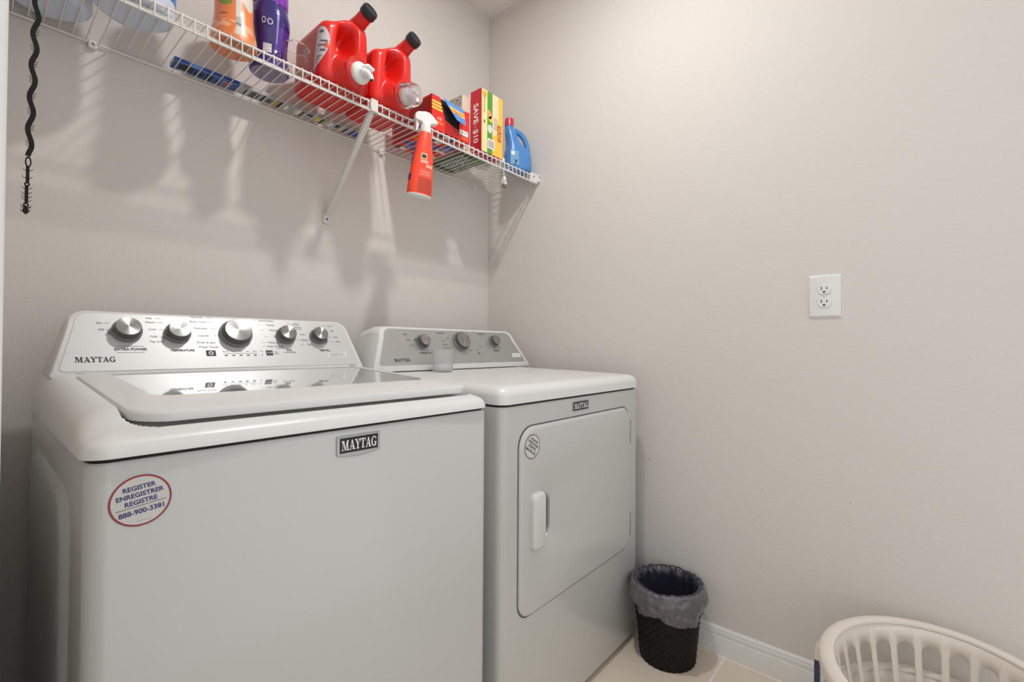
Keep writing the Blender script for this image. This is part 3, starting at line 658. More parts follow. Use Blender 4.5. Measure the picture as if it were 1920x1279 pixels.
def jug(ox, label, arch_shown=True):
    X0, X1, Y0, Y1, Z0 = -1.018, -.850, -.300, -.108, TOPZ
    hx, hy, hz = (X1-X0)/2, (Y1-Y0)/2, .094
    c0 = Vector(((X0+X1)/2, (Y0+Y1)/2, Z0+hz))
    t = thing('detergent_jug', label, 'detergent jug', (c0.x+ox, c0.y, Z0), 'red detergent jugs')
    def fn(P):
        x, y, z = P
        fz = (z+hz)/(2*hz)
        z2 = z + .040*ss(-.07, .03, x)*fz*fz                               # shoulder rises towards the neck
        x2 = x*(1-.10*fz) 
        fr = ss(-.02, -hy, y)                                                # only the front half is sculpted
        y2 = y
        xr = x+.002-.12*(z2-.056); e1 = math.exp(-(abs(xr)/.0245)**2.8 - (abs(z2-.054)/.044)**3)   # finger hollow
        y2 += fr*.062*e1
        e2 = math.exp(-(abs(x-.034)/.017)**2 - (abs(z2-.060)/.05)**4); y2 -= fr*.010*e2   # grip rib
        dd = math.hypot(x-.012, z2+.052); y2 -= fr*.036*ss(.066, .034, dd)      # tap boss
        y2 += fr*.020*ss(.0, .11, abs(x+.0))*0
        return c0 + Vector((x2+ox, y2, z2))
    b = NB(); rbox_grid(b, (hx, hy, hz), .030, 84, fn); body = link('body', b, RED, t, smooth=80)
    # neck and black cap
    n0 = Vector((-.893+ox, -.225, 2.012)); ax = Vector((.16, -.90, .42)).normalized()
    b = NB(); lathe(b, [(.040, -.02), (.033, .012), (.0255, .040), (.0215, .07), (.0210, .098)], 40, n0, ax, cap0=False); link('neck', b, RED, t, smooth=60)
    b = NB(); lathe(b, [(.0235, .094), (.0245, .097), (.0245, .114), (.0225, .119), (.0185, .1195), (.017, .1165), (.012, .1165), (.011, .1185), (.007, .1185), (.006, .1165), (.0005, .1165)], 48, n0, ax, rfn=lambda a, h: 1+.012*math.cos(a*30)*(1 if h < .116 else 0)); link('cap', b, CAPBLK, t, smooth=30)
    # collar and tap
    tc = Vector((-.920+ox, -.333, 1.8475)); ta = Vector((.10, -.97, -.12)).normalized()
    b = NB(); lathe(b, [(.042, -.014), (.0415, .002), (.038, .006), (.035, .004)], 48, tc, ta, cap0=False); link('tap_collar', b, mat('collar_red', (214, 40, 34), .25, coat=.4), t)
    b = NB(); lathe(b, [(.031, .002), (.031, .010), (.028, .015), (.022, .017), (.012, .022), (.010, .030)], 40, tc+Vector((.004, 0, -.004)), ta)
    u_, v_, _ = frame_from_axis(ta)
    p0 = tc+ta*.018+Vector((.004, 0, -.004)); tube(b, [p0+Vector((0, 0, .0)), p0+ta*.014+Vector((.006, 0, -.004)), p0+ta*.020+Vector((.012, 0, -.012)), p0+ta*.021+Vector((.014, 0, -.020))], [.013, .012, .0095, .0085], 16)
    tube(b, [p0+Vector((-.004, 0, .014)), p0+ta*.012+Vector((.010, 0, .020)), p0+ta*.016+Vector((.026, 0, .012))], [.006, .008, .006], 10)
    tp = link('tap', b, PLASTIC, t, smooth=50)
    b = NB(); q = p0+ta*.0212+Vector((.014, 0, -.0202)); lathe(b, [(.006, 0), (.0055, .0006)], 14, q, (.1, -.35, -.9)); link('tap_opening', b, SEAM, tp)
    # printed label on the left side
    b = NB(); pl_ = Plane((c0.x+ox-hx*.975, 0, 0), (0, -1, 0), (0, 0, 1))
    pl_.n = Vector((-1, 0, 0))
    Q = lambda y, z: (y, z)
    def lx(z): return .0012 + .0043*max(0, (.5-(z-TOPZ)/(2*hz)))
    def WP(sa, z, h):                       # sa: distance along the side, running round the front corner
        k_ = 1-.10*(z-TOPZ)/(2*hz); fl_ = .270; r_ = .030
        if sa <= fl_: xx, yy = -hx-h/k_, sa
        else:
            an = (sa-fl_)/r_; xx, yy = -hx+r_-(r_+h/k_)*math.cos(an), fl_+(r_+h)*math.sin(an)
        return Vector((c0.x+ox+xx*k_, -yy, z))
    def strip(rows, mi, h, n=10):           # rows: (z, from, to)
        G = [[b.verts.new(WP(a_+(c_-a_)*i/n, z, h)) for i in range(n+1)] for z, a_, c_ in rows]
        for q in range(len(G)-1):
            for i in range(n): face(b, [G[q][i], G[q][i+1], G[q+1][i+1], G[q+1][i]], mi)
    def srect(a_, z0_, c_, z1_, mi, h): strip([(z0_, a_, c_), (z1_, a_, c_)], mi, h, 6)
    srect(.145, 1.834, .272, 1.952, 0, .0006)
    arch = [(1.834, .256, .259), (1.845, .257, .276), (1.860, .258, .289), (1.876, .260, .299), (1.892, .262, .306), (1.908, .264, .310), (1.924, .266, .311), (1.938, .268, .309), (1.948, .270, .304), (1.956, .274, .298), (1.960, .280, .290)]
    if arch_shown: strip(arch, 1, .0010)
    for (y, z, w_, h_) in ((.279, 1.941, .014, .008), (.284, 1.914, .022, .005), (.276, 1.902, .024, .004), (.284, 1.886, .016, .006), (.268, 1.870, .022, .0025), (.266, 1.862, .018, .0025), (.264, 1.854, .012, .0025)) if arch_shown else (): srect(y, z, y+w_, z+h_, 2, .0014)
    if arch_shown: srect(.296, 1.896, .308, 1.912, 4, .0013)
    srect(.192, 1.898, .218, 1.923, 1, .0010); srect(.197, 1.902, .213, 1.919, 3, .0014)
    for k in range(5): srect(.158, 1.86+.012*k, .185, 1.863+.012*k, 4, .0012)
    link('label', b, [mat('label_rust', (186, 62, 36), .4), mat('label_grey_white', (196, 193, 196), .35), mat('label_ink', (96, 88, 104), .4), BARC, mat('label_salmon', (214, 96, 60), .4)], t, smooth=0)
    return t, tc, ta
jug(0.0, 'red detergent jug with uncovered white tap, nearer the purple bottle')
t2, tc, ta = jug(.1695, 'red detergent jug whose tap wears a clear cup, beside the open red box', False)
b = NB(); lathe(b, [(.0385, .004), (.0385, .008), (.0365, .010), (.0350, .044), (.0330, .048), (.0005, .049), (.0005, .0475), (.0320, .0465), (.0338, .043), (.0350, .008)], 48, tc+Vector((.003, 0, -.003)), ta, cap0=False, cap1=False)
tag(link('dosing_cup', b, CLEAR, smooth=50), 'clear plastic dosing cup pushed over the tap of the second red jug', 'cup')

# --- open red box
AX0, AX1, AY0, AY1, AZ0, AZ1 = -.6095, -.424, -.2995, -.064, TOPZ, 1.926
t = thing('open_snack_box', 'open red cardboard box with torn blue flap, between the second jug and tall yellow box', 'box', ((AX0+AX1)/2, (AY0+AY1)/2, AZ0))
b = NB()
P3 = lambda x, y, z: b.verts.new((x, y, z))
def quad(*ps, mi=0): face(b, [b.verts.new(p) for p in ps], mi)
zf = 1.853
# shell: bottom, left, right, back; front has a torn V opening
box(b, (AX0, AY0, AZ0), (AX1, AY1, AZ0+.0012)); box(b, (AX0, AY0, AZ0), (AX0+.0012, AY1, AZ1)); box(b, (AX1-.0012, AY0, AZ0), (AX1, AY1, AZ1)); box(b, (AX0, AY1-.0012, AZ0), (AX1, AY1, AZ1))
pa = Plane((0, AY0, 0), (1, 0, 0), (0, 0, 1))
V0, V1, V2, V3 = (-.572, AZ1), (-.545, 1.852), (-.478, 1.838), (-.470, AZ1-.005)
pa.prism(b, [(AX0, AZ0), (-.545, AZ0), V1, V0, (AX0, AZ1)], -.0012, 0); pa.prism(b, [(-.545, AZ0), (-.478, AZ0), V2, V1], -.0012, 0); pa.prism(b, [(-.478, AZ0), (AX1, AZ0), (AX1, AZ1), V3, V2], -.0012, 0)
pt = Plane((0, 0, AZ1), (1, 0, 0), (0, 1, 0)); pt.prism(b, [(AX0, AY0), (V0[0], AY0), (V0[0]+.01, AY0+.05), (AX1-.02, AY0+.07), (AX1, AY0), (AX1, AY1), (AX0, AY1)], -.0012, 0)
bx = link('carton', b, mat('carton_red', (226, 38, 30), .42), t, smooth=0)
b = NB(); box(b, (AX0+.0015, AY0+.004, AZ0+.0015), (AX1-.0015, AY0+.006, AZ1-.0015)); link('shade_sheet', b, mat('carton_shade', (12, 12, 14), .9), t, smooth=0)  # black sheet standing in for the shade inside the box
b = NB(); fl = [(-.562, -.306, 1.925), (-.468, -.314, 1.915), (-.474, -.332, 1.848), (-.512, -.325, 1.858)]
flp = [Vector(p) for p in fl]; nf = (flp[1]-flp[0]).cross(flp[3]-flp[0]).normalized(); nf = nf if nf.y < 0 else -nf
loft(b, [[p for p in flp], [p+nf*.0012 for p in flp]]); fb = link('flap', b, SKY, t, smooth=0)
b = NB(); lerp = lambda s, q: flp[0].lerp(flp[1], s).lerp(flp[3].lerp(flp[2], s), q) + nf*.0018
for (s0, q0, s1, q1, mi) in ((.05, .30, .97, .62, 0), (.10, .40, .92, .46, 1), (.14, .50, .86, .56, 1)): face(b, [b.verts.new(lerp(*c)+nf*(.0003*mi)) for c in ((s0, q0), (s1, q0), (s1, q1), (s0, q1))], mi)
link('flap_print', b, [YELLOW, ORANGE], fb, smooth=0)
b = NB(); h = .0006
for k in range(3): pa.poly(b, [(AX0+.001, 1.899-.0115*k), (V0[0]+.004+.0058*k*.6, 1.899-.0115*k), (V0[0]+.008+.0058*k*.6, 1.907-.0115*k), (AX0+.001, 1.907-.0115*k)], 0, h)
pa.text(b, 'ICE', -.572, 1.848, .014, 1, h); pa.rect(b, -.586, 1.827, -.556, 1.839, 2, h)
pa.rect(b, -.474, 1.828, -.431, 1.848, 1, h); pa.rect(b, -.472, 1.812, -.432, 1.823, 3, h); pa.text(b, '24 CT', -.4525, 1.838, .012, 4, h+.0004)
pa.poly(b, [(-.545, AZ0+.002), (-.482, AZ0+.002), (-.480, 1.836), (-.545, 1.849)], 5, h)
pz = Plane((AX0, 0, 0), (0, -1, 0), (0, 0, 1)); pz.n = Vector((-1, 0, 0))
pz.rect(b, .075, 1.808, .295, 1.920, 6, h)
for z, s in ((1.905, 'THE ORIGINAL'), (1.880, 'FAMILY PACK'), (1.853, 'NUTRITION'), (1.832, 'INGREDIENTS'), (1.815, '•  •  •  •  •')):
    n0 = len(b.verts); pz.text(b, s, .19, z, .016, 7, h+.0004)
pu = Plane((0, 0, AZ0), (1, 0, 0), (0, -1, 0)); pu.n = Vector((0, 0, -1))
random.seed(3)
cols = [8, 9, 1, 2, 8, 10, 1, 9]
for i in range(7):
    for j in range(8):
        if random.random() < .85: pu.rect(b, AX0+.004+.0255*i, .068+.0285*j, AX0+.027+.0255*i, .084+.0285*j + .006*random.random(), random.choice(cols), h)
link('printed_label', b, [YELLOW, WHITEP, ORANGE, mat('print_tangerine', (240, 96, 50), .4), GREYP, REDD, mat('print_dark_red', (150, 14, 20), .45), mat('print_rose', (190, 80, 74), .45), BLUE, SKY, DGREEN], t, smooth=0)

# --- green / beige box behind
GX0, GX1, GY0, GY1, GZ1 = -.404, -.262, -.2375, -.030, 2.030
t = thing('green_beige_box', 'beige and green cardboard box standing behind the SAVE box, round seal on its side', 'box', ((GX0+GX1)/2, (GY0+GY1)/2, TOPZ))
b = NB(); box(b, (GX0, GY0, TOPZ), (GX1, GY1, GZ1)); link('carton', b, BEIGE, t, smooth=0, bevel=.001)
b = NB(); pz = Plane((GX0, 0, 0), (0, -1, 0), (0, 0, 1)); pz.n = Vector((-1, 0, 0))
pz.poly(b, [(.032, 1.985), (.236, 2.004), (.236, 2.028), (.032, 2.028)], 0, h); pz.poly(b, [(.032, 1.970), (.236, 1.985), (.236, 2.004), (.032, 1.985)], 1, h)
pz.disc(b, .208, 1.998, .030, .030, 2, h+.0003, 36); pz.ring(b, .208, 1.998, .026, .029, 3, h+.0005, 36); pz.disc(b, .208, 1.998, .022, .022, 4, h+.0006, 36)
for k in range(5): pz.rect(b, .192, 1.984+.006*k, .224, 1.986+.006*k, 2, h+.0008)
pz.ring(b, .222, 1.930, .008, .010, 5, h, 20); pz.ring(b, .222, 1.895, .008, .010, 5, h, 20); pz.rect(b, .190, TOPZ+.004, .236, 1.865, 6, h)
pu = Plane((0, 0, TOPZ), (1, 0, 0), (0, -1, 0)); pu.n = Vector((0, 0, -1)); pu.rect(b, GX0, .030, GX1, .2375, 7, h)
random.seed(9)
for i in range(9):
    x_ = GX0+.02
    while x_ < GX1-.02:
        w_ = random.uniform(.006, .02); pu.rect(b, x_, .06+.017*i, x_+w_, .068+.017*i, 2, h+.0004); x_ += w_+.005
pu.rect(b, GX1-.05, .20, GX1-.01, .236, 8, h+.0005)
link('printed_label', b, [LGREEN, mat('print_tan', (196, 148, 84), .4), WHITEP, GREYP, BARC, mat('print_brown', (110, 84, 60), .4), mat('print_salmon', (222, 130, 90), .4), DGREEN, GREEN], t, smooth=0)

# --- tall yellow box
YX0, YX1, YY0, YY1, YZ1 = -.360, -.2345, -.3010, -.2400, 2.0535
t = thing('save_box', 'tall yellow and green box with crimson SAVE $10 side, at the shelf front', 'box', ((YX0+YX1)/2, (YY0+YY1)/2, TOPZ))
b = NB(); box(b, (YX0, YY0, TOPZ), (YX1, YY1, YZ1)); link('carton', b, CRIMSON, t, smooth=0, bevel=.0008)
b = NB(); pa = Plane((0, YY0, 0), (1, 0, 0), (0, 0, 1)); h = .0009
Wd = YX1-YX0
f = lambda s: YX0+.001+(Wd-.002)*s
pa.rect(b, f(0), TOPZ+.001, f(.26), YZ1-.001, 1, h); pa.rect(b, f(.26), TOPZ+.001, f(.50), YZ1-.001, 2, h); pa.rect(b, f(.50), TOPZ+.001, f(.80), YZ1-.001, 3, h); pa.rect(b, f(.80), TOPZ+.001, f(1), YZ1-.001, 0, h)
pa.rect(b, f(.0), TOPZ+.001, f(.26), TOPZ+.06, 1, h+.0001); pa.poly(b, [(f(.50), TOPZ+.001), (f(.80), TOPZ+.001), (f(.80), TOPZ+.10), (f(.50), TOPZ+.075)], 0, h+.0002)
pa.rect(b, f(.02), 2.028, f(.24), 2.046, 0, h+.0002); pa.text(b, '150', f(.12), 2.030, .020, 7, h+.0004, rot=-PI/2); pa.text(b, 'tall kitchen', f(.12), 1.985, .012, 7, h+.0004, rot=-PI/2)
pa.disc(b, f(.36), 1.962, .012, .018, 4, h+.0003, 20, .3); pa.disc(b, f(.42), 1.945, .012, .012, 0, h+.0003, 20); pa.disc(b, f(.12), 1.925, .004, .007, 7, h+.0003, 16, .6); pa.disc(b, f(.38), 1.905, .013, .0165, 5, h+.0003, 28); pa.ring(b, f(.38), 1.905, .008, .0095, 2, h+.0005, 24)
pa.rect(b, f(.28), TOPZ+.022, f(.62), TOPZ+.062, 5, h+.0004)
for k in range(9): pa.rect(b, f(.32)+.0036*k, TOPZ+.027, f(.32)+.0036*k+.0018, TOPZ+.056, 6, h+.0006)
for k in range(3): pa.text(b, 'drawstring bags', f(.60)+.008*k, 1.935, .008, 6, h+.0004, rot=-PI/2)
pa.rect(b, f(.74), 1.868, f(.93), 1.938, 8, h+.0004); pa.rect(b, f(.755), 1.872, f(.915), 1.934, 9, h+.0005); pa.text(b, 'GLAD', f(.83), 1.903, .021, 10, h+.0007, rot=-PI/2, bold=.0006)
pz = Plane((YX0, 0, 0), (0, -1, 0), (0, 0, 1)); pz.n = Vector((-1, 0, 0))
pz.text(b, 'SAVE', .2700, 1.958, .036, 5, h, rot=-PI/2, bold=.0008); pz.text(b, '$10', .2700, 1.868, .036, 5, h, rot=-PI/2, bold=.0008); pz.text(b, 'up to', .2700, 1.912, .012, 5, h, rot=-PI/2)
link('printed_label', b, [YELLOW, PALEY, GREEN, mat('print_cream', (236, 220, 178), .4), mat('print_peach', (226, 160, 110), .4), WHITEP, BARC, mat('print_umber', (120, 60, 30), .4), mat('print_orange_edge', (236, 150, 40), .4), mat('logo_red', (200, 40, 34), .4), YELLOW], t, smooth=0)

# --- blue softener bottle with loop handle
BC = Matrix.Translation((-.087, -.260, TOPZ)) @ Matrix.Rotation(math.radians(-27), 4, 'Z')
t = thing('softener_bottle', 'blue plastic bottle with loop handle and red cap, next to the right wall', 'bottle', (-.087, -.260, TOPZ))
b = NB()
def oval(cx, cy, z, rx, ry, n=36, p=2.6):
    out = []
    for k in range(n):
        a = 2*PI*k/n; c, s = math.cos(a), math.sin(a)
        out.append(Vector((cx+rx*abs(c)**(2/p)*(1 if c >= 0 else -1), cy+ry*abs(s)**(2/p)*(1 if s >= 0 else -1), z)))
    return out
sec = [(0, 0, .054, .030), (0, .004, .062, .036), (0, .02, .064, .038), (0, .065, .062, .038), (-.001, .085, .058, .037), (-.007, .100, .048, .035), (-.018, .115, .035, .032), (-.026, .135, .028, .029), (-.032, .158, .025, .027), (-.037, .178, .022, .023), (-.040, .190, .019, .019), (-.041, .200, .017, .017)]
loft(b, [[BC @ q for q in oval(cx, 0, z, rx, ry)] for cx, z, rx, ry in sec]); body = link('body', b, BLUEB, t, smooth=60)
b = NB(); tube(b, [BC @ Vector(q) for q in ((-.034, 0, .178), (-.012, 0, .182), (.012, 0, .174), (.032, 0, .154), (.043, 0, .128), (.047, 0, .102), (.046, 0, .080), (.040, 0, .066))], [.013, .0125, .012, .012, .012, .0125, .0135, .014], 16); link('handle', b, BLUEB, t, smooth=60)
b = NB(); lathe(b, [(.0195, .197), (.0195, .226), (.0185, .230), (.0005, .2305)], 40, BC @ Vector((-.041, 0, 0)), rfn=lambda a, h_: 1+.015*math.cos(a*20), cap1=False); link('cap', b, mat('cap_red', (206, 40, 66), .3), t, smooth=30)
b = NB(); pbk = Plane(BC @ Vector((0, -.0385, 0)), BC.to_3x3() @ Vector((1, 0, 0)), (0, 0, 1))
pbk.rect(b, -.050, .018, -.010, .080, 0); pbk.rect(b, -.046, .060, -.030, .076, 1, .0009); pbk.text(b, 'y', -.024, .036, .030, 2, .0009, bold=.0006)
link('label', b, [mat('label_sky', (120, 168, 206), .35), WHITEP, BLACK], t, smooth=0)

# --- white cord with plug hanging through the deck
b = NB()
pts = []
for k in range(70):
    a = k*.36; pts.append((-.222+.030*math.cos(a)+.003*math.sin(k*1.7), -.180+.034*math.sin(a)+.004*math.cos(k*1.3), TOPZ+.0032+.0004*k))
pts += [(-.210, -.235, TOPZ+.022), (-.200, -.258, TOPZ+.010), (-.191, -.268, TOPZ-.004), (-.189, -.269, TOPZ-.03), (-.1885, -.27, 1.752)]
t = thing('extension_cord', 'coiled white power cord on the shelf, plug dangling through the wires', 'cord', (-.222, -.180, TOPZ))
tube(b, pts, .0026, 8); link('cord', b, CORD, t, smooth=60)
b = NB(); loft(b, [oval(-.1885, -.27, z, rx, ry, 20, 3) for z, rx, ry in ((1.757, .006, .006), (1.745, .010, .008), (1.728, .0145, .010), (1.722, .0150, .0105))]); pg = link('plug', b, CORD, t, smooth=50)
b = NB()
for s in (-.0065, .0065): box(b, (-.1885+s-.0008, -.273, 1.706), (-.1885+s+.0008, -.267, 1.7225))
link('prongs', b, BRASS, pg, smooth=0)
b = NB(); box(b, (-.228, -.290, TOPZ), (-.204, -.262, TOPZ+.020)); link('power_block', b, CORD, t, bevel=.004)

# --- long flat box at the back of the shelf
t = thing('long_flat_box', 'long narrow printed carton lying along the wall at the shelf back', 'box', (-1.02, -.043, TOPZ))
b = NB(); box(b, (-1.311, -.068, TOPZ), (-.727, -.020, TOPZ+.012)); link('carton', b, mat('carton_grey', (176, 174, 172), .5), t, smooth=0, bevel=.0006)
b = NB(); pu = Plane((0, 0, TOPZ), (1, 0, 0), (0, -1, 0)); pu.n = Vector((0, 0, -1)); h = .0005
def seg(x0, x1, mi, y0=.0205, y1=.0675, e=0): pu.rect(b, x0, y0, x1, y1, mi, h+e)
seg(-1.311, -1.150, 0)
for (xa, xb, mi, ya, yb) in ((-1.296, -1.262, 3, .032, .062), (-1.258, -1.236, 3, .030, .055), (-1.231, -1.214, 3, .028, .060), (-1.292, -1.270, 4, .024, .027), (-1.205, -1.198, 3, .034, .050), (-1.190, -1.166, 9, .026, .062), (-1.187, -1.170, 2, .032, .036), (-1.187, -1.170, 2, .044, .048),
    (-1.128, -1.120, 6, .026, .060), (-1.112, -1.088, 10, .024, .062), (-1.078, -1.072, 3, .022, .064), (-1.064, -1.050, 6, .030, .056), (-1.046, -1.030, 8, .022, .066), (-1.028, -1.020, 3, .022, .066), (-1.008, -.998, 4, .026, .060), (-.994, -.990, 3, .022, .066), (-.975, -.958, 4, .028, .060), (-.955, -.950, 3, .022, .064),
    (-.938, -.915, 3, .048, .060), (-.905, -.892, 1, .024, .060), (-.888, -.880, 3, .024, .064), (-.872, -.866, 1, .030, .060), (-.858, -.845, 4, .026, .060), (-.838, -.822, 3, .040, .064), (-.815, -.806, 1, .024, .050), (-.800, -.794, 3, .024, .064), (-.775, -.727, 0, .0205, .0675)): seg(xa, xb, mi, ya, yb, .0003)
pf2 = Plane((0, -.068, 0), (1, 0, 0), (0, 0, 1)); pf2.rect(b, -1.311, TOPZ+.001, -1.150, TOPZ+.011, 0, h)
pu.n = Vector((0, 0, -1))
link('printed_label', b, [BLUE, YELLOW, CRIMSON, BLACK, WHITEP, SKY, GREYP, WHITEP, mat('print_gold', (190, 150, 60), .4), mat('print_mauve', (168, 130, 150), .4), mat('print_umber_grey', (92, 84, 84), .4)], t, smooth=0)

# ================================================================ SPRAY BOTTLE hanging on the lip
t = thing('spray_bottle', 'red spray bottle with white trigger head hanging from the shelf front', 'spray bottle', (-.675, -.333, 1.53))
Cb = Vector((-.6895, -.334, 1.534)); Ct = Vector((-.6635, -.334, 1.752)); axv = (Ct-Cb)
b = NB()
def bl(s, rx, ry, p=2.4): 
    c = Cb.lerp(Ct, s); ca, sa = math.cos(-.42), math.sin(-.42)
    out = []
    for q in oval(0, 0, 0, rx, ry, 40, p): out.append(c+Vector((q.x*ca-q.y*sa, q.x*sa+q.y*ca, 0))+Vector((0, 0, -q.x*.10)))
    return out
prof = [(0, .040, .0235), (.03, .0435, .025), (.20, .0425, .0255), (.40, .0400, .0250), (.58, .0360, .0240), (.72, .0310, .0225), (.85, .0265, .0215), (.95, .0235, .0200), (1.0, .0200, .0185)]
loft(b, [bl(s, rx*.95, ry) for s, rx, ry in prof]); body = link('body', b, SPRAYR, t, smooth=60)
b = NB(); loft(b, [bl(-.035, .034, .020), bl(-.02, .0405, .0240), bl(.0, .0412, .0243)]); link('bottle_base', b, PLASTIC, t, smooth=60)
b = NB()
def wrap(s0, s1, a0, a1, mi, e=.0006, n=6):
    def pt_(s, a):
        k = 0
        while k < len(prof)-2 and prof[k+1][0] < s: k += 1
        f_ = (s-prof[k][0])/(prof[k+1][0]-prof[k][0]); rx = (prof[k][1]+(prof[k+1][1]-prof[k][1])*f_)*.95+e; ry = prof[k][2]+(prof[k+1][2]-prof[k][2])*f_+e
        c_, s_ = math.cos(a), math.sin(a); q = Vector((rx*abs(c_)**(2/2.4)*(1 if c_ >= 0 else -1), ry*abs(s_)**(2/2.4)*(1 if s_ >= 0 else -1), 0))
        ca, sa = math.cos(-.42), math.sin(-.42); return Cb.lerp(Ct, s)+Vector((q.x*ca-q.y*sa, q.x*sa+q.y*ca, -q.x*.10))
    G = [[b.verts.new(pt_(s0+(s1-s0)*i/n, a0+(a1-a0)*j/n)) for j in range(n+1)] for i in range(n+1)]
    for i in range(n):
        for j in range(n): face(b, [G[i][j], G[i][j+1], G[i+1][j+1], G[i+1][j]], mi)
wrap(.46, .70, PI*.90, PI*1.10, 0); wrap(.20, .30, PI*.95, PI*1.16, 1, .0009)
wrap(.03, .25, PI*1.42, PI*1.80, 2); wrap(.26, .40, PI*1.42, PI*1.80, 3); wrap(.42, .47, PI*1.55, PI*1.78, 4, .0009); wrap(.48, .53, PI*1.42, PI*1.6, 4, .0009); wrap(.56, .62, PI*1.44, PI*1.54, 5, .0012); wrap(.545, .635, PI*1.42, PI*1.56, 6, .0009); wrap(.30, .31, PI*1.45, PI*1.7, 4, .0009); wrap(.34, .35, PI*1.45, PI*1.7, 4, .0009)
link('label', b, [BLUE, mat('label_navy', (24, 30, 110), .4), mat('label_brick', (196, 62, 40), .4), mat('label_coral', (236, 92, 66), .4), mat('label_blush', (244, 170, 150), .4), BLACK, PALEY], t, smooth=60)
b = NB(); lathe(b, [(.0185, -.004), (.0190, .004), (.0180, .018), (.0165, .026), (.0145, .034)], 32, Ct, (0, 0, 1), rfn=lambda a, h_: 1+.02*math.cos(a*16)); link('collar', b, SPRAYH, t)
b = NB(); pw2 = Plane(Ct+Vector((0, -.0115, 0)), (.94, -.34, 0), (0, 0, 1))
head = [(-.040, .040), (-.038, .058), (-.030, .066), (-.002, .072), (.012, .070), (.024, .062), (.034, .052), (.042, .044), (.040, .036), (.026, .034), (.016, .030), (.012, .020), (-.012, .020), (-.016, .034), (-.030, .036)]
pw2.o = Ct - pw2.n*.0115; pw2.prism(b, head, 0, .023); hd = link('spray_head', b, SPRAYH, t, bevel=.004, seg=3)
b = NB(); pw2.prism(b, [(-.036, .040), (-.028, .040), (-.024, .020), (-.030, .004), (-.036, .000), (-.034, .018)], .006, .017); link('trigger', b, SPRAYH, hd, bevel=.002)

# ================================================================ DRAIN SNAKE hanging left
def snx(z): return -1.5985+.0105*(z-1.278)/.414 + (.0032*math.cos(2*PI*(z-1.4074)/.0617) if z > 1.40 else .0032*ss(1.372, 1.40, z)*math.cos(2*PI*(z-1.4074)/.0617))
YS = -.3145
t = thing('drain_snake', 'wavy black plastic drain snake with barbs hanging at the far left', 'drain snake', (-1.59, YS, 1.28))
b = NB(); zs = []; z = 1.815
while z > 1.3835: zs.append(z); z -= .003
lo3 = []
for z in zs:
    x_ = snx(z); dx_ = (snx(z+.001)-snx(z-.001))/.002; tx = Vector((dx_, 0, 1)).normalized(); sx_ = Vector((tx.z, 0, -tx.x))
    wv = .0037; yo = .0 if z < 1.795 else (z-1.795)*.9
    lo3.append([Vector((x_, YS+yo+s*.0013, z))+sx_*wv*q for s, q in ((-1, -1), (-1, 1), (1, 1), (1, -1))])
loft(b, lo3)
xs = snx
# lower straight tail with three eyes
def eye(zc, ro, ri, rz):
    n = 20
    O = [(xs(zc)+ro*math.cos(2*PI*k/n), zc+(ro if not rz else rz)*math.sin(2*PI*k/n)) for k in range(n)]; I = [(xs(zc)+ri*math.cos(2*PI*k/n), zc+(ri if not rz else rz-.003)*math.sin(2*PI*k/n)) for k in range(n)]
    v = [[b.verts.new((p[0], YS+s, p[1])) for p in L_] for L_, s in ((O, -.0015), (O, .0015), (I, .0015), (I, -.0015))]
    for q in range(4):
        for k in range(n): face(b, [v[q][k], v[q][(k+1) % n], v[(q+1) % 4][(k+1) % n], v[(q+1) % 4][k]])
eye(1.3745, .0044, .0024, .0105); eye(1.3318, .0040, .0018, None); eye(1.2925, .0040, .0018, None)
box(b, (xs(1.35)-.0024, YS-.0013, 1.3360), (xs(1.35)+.0024, YS+.0013, 1.3650)); box(b, (xs(1.31)-.0024, YS-.0013, 1.2965), (xs(1.31)+.0024, YS+.0013, 1.3280))
loft(b, [[Vector((xs(1.28)+q, YS+s, z_)) for s, q in ((-.0013, -wq), (-.0013, wq), (.0013, wq), (.0013, -wq))] for z_, wq in ((1.2885, .003), (1.279, .0045), (1.2745, .0002))])
link('strip', b, BLKPL, t, smooth=50)
b = NB(); random.seed(5)
def barb(x_, z_, sd, L_=.008): tube(b, [(x_, YS, z_), (x_+sd*L_*.5, YS+.0005, z_+.001), (x_+sd*L_*.95, YS+.001, z_+.004)], [.0007, .0006, .0003], 5)
z = 1.66; k = 0
while z > 1.40:
    sd = -1 if k % 2 == 0 else 1
    for q in range(3): barb(snx(z-.004*q)+sd*.003, z-.0045*q, sd, .0055)
    z -= .0617/2; k += 1
for z_ in (1.357, 1.342, 1.322, 1.315, 1.306, 1.301, 1.289, 1.286, 1.282, 1.279):
    for sd in (-1, 1): barb(xs(z_)+sd*.002, z_+random.uniform(-.002, .002), sd, .0055)
link('barbs', b, BLKPL, t, smooth=50)

# ================================================================ WASTE BASKET
TX, TY = -.132, -.963
t = thing('waste_basket', 'black woven waste basket in the corner between dryer and right wall', 'waste basket', (TX, TY, 0))
b = NB(); n = 216; nz = 84
def wr_(z): return .088 + .022*(z/.235)
rows = []
for j in range(nz+1):
    z = .001+.234*j/nz; lp_ = []
    for k in range(n):
        a = 2*PI*k/n; wv = math.sin(a*27+(PI if (j//4) % 2 else 0))*math.sin(PI*((j % 4)+.5)/4)
        r_ = wr_(z)+.0022*wv; lp_.append(Vector((TX+r_*math.cos(a), TY+r_*math.sin(a), z)))
    rows.append(lp_)
inner = [[Vector((TX+(wr_(z)-.006)*math.cos(2*PI*k/n), TY+(wr_(z)-.006)*math.sin(2*PI*k/n), z)) for k in range(n)] for z in (.235, .006)]
loft(b, rows+inner); link('woven_body', b, WICKER, t, smooth=80)
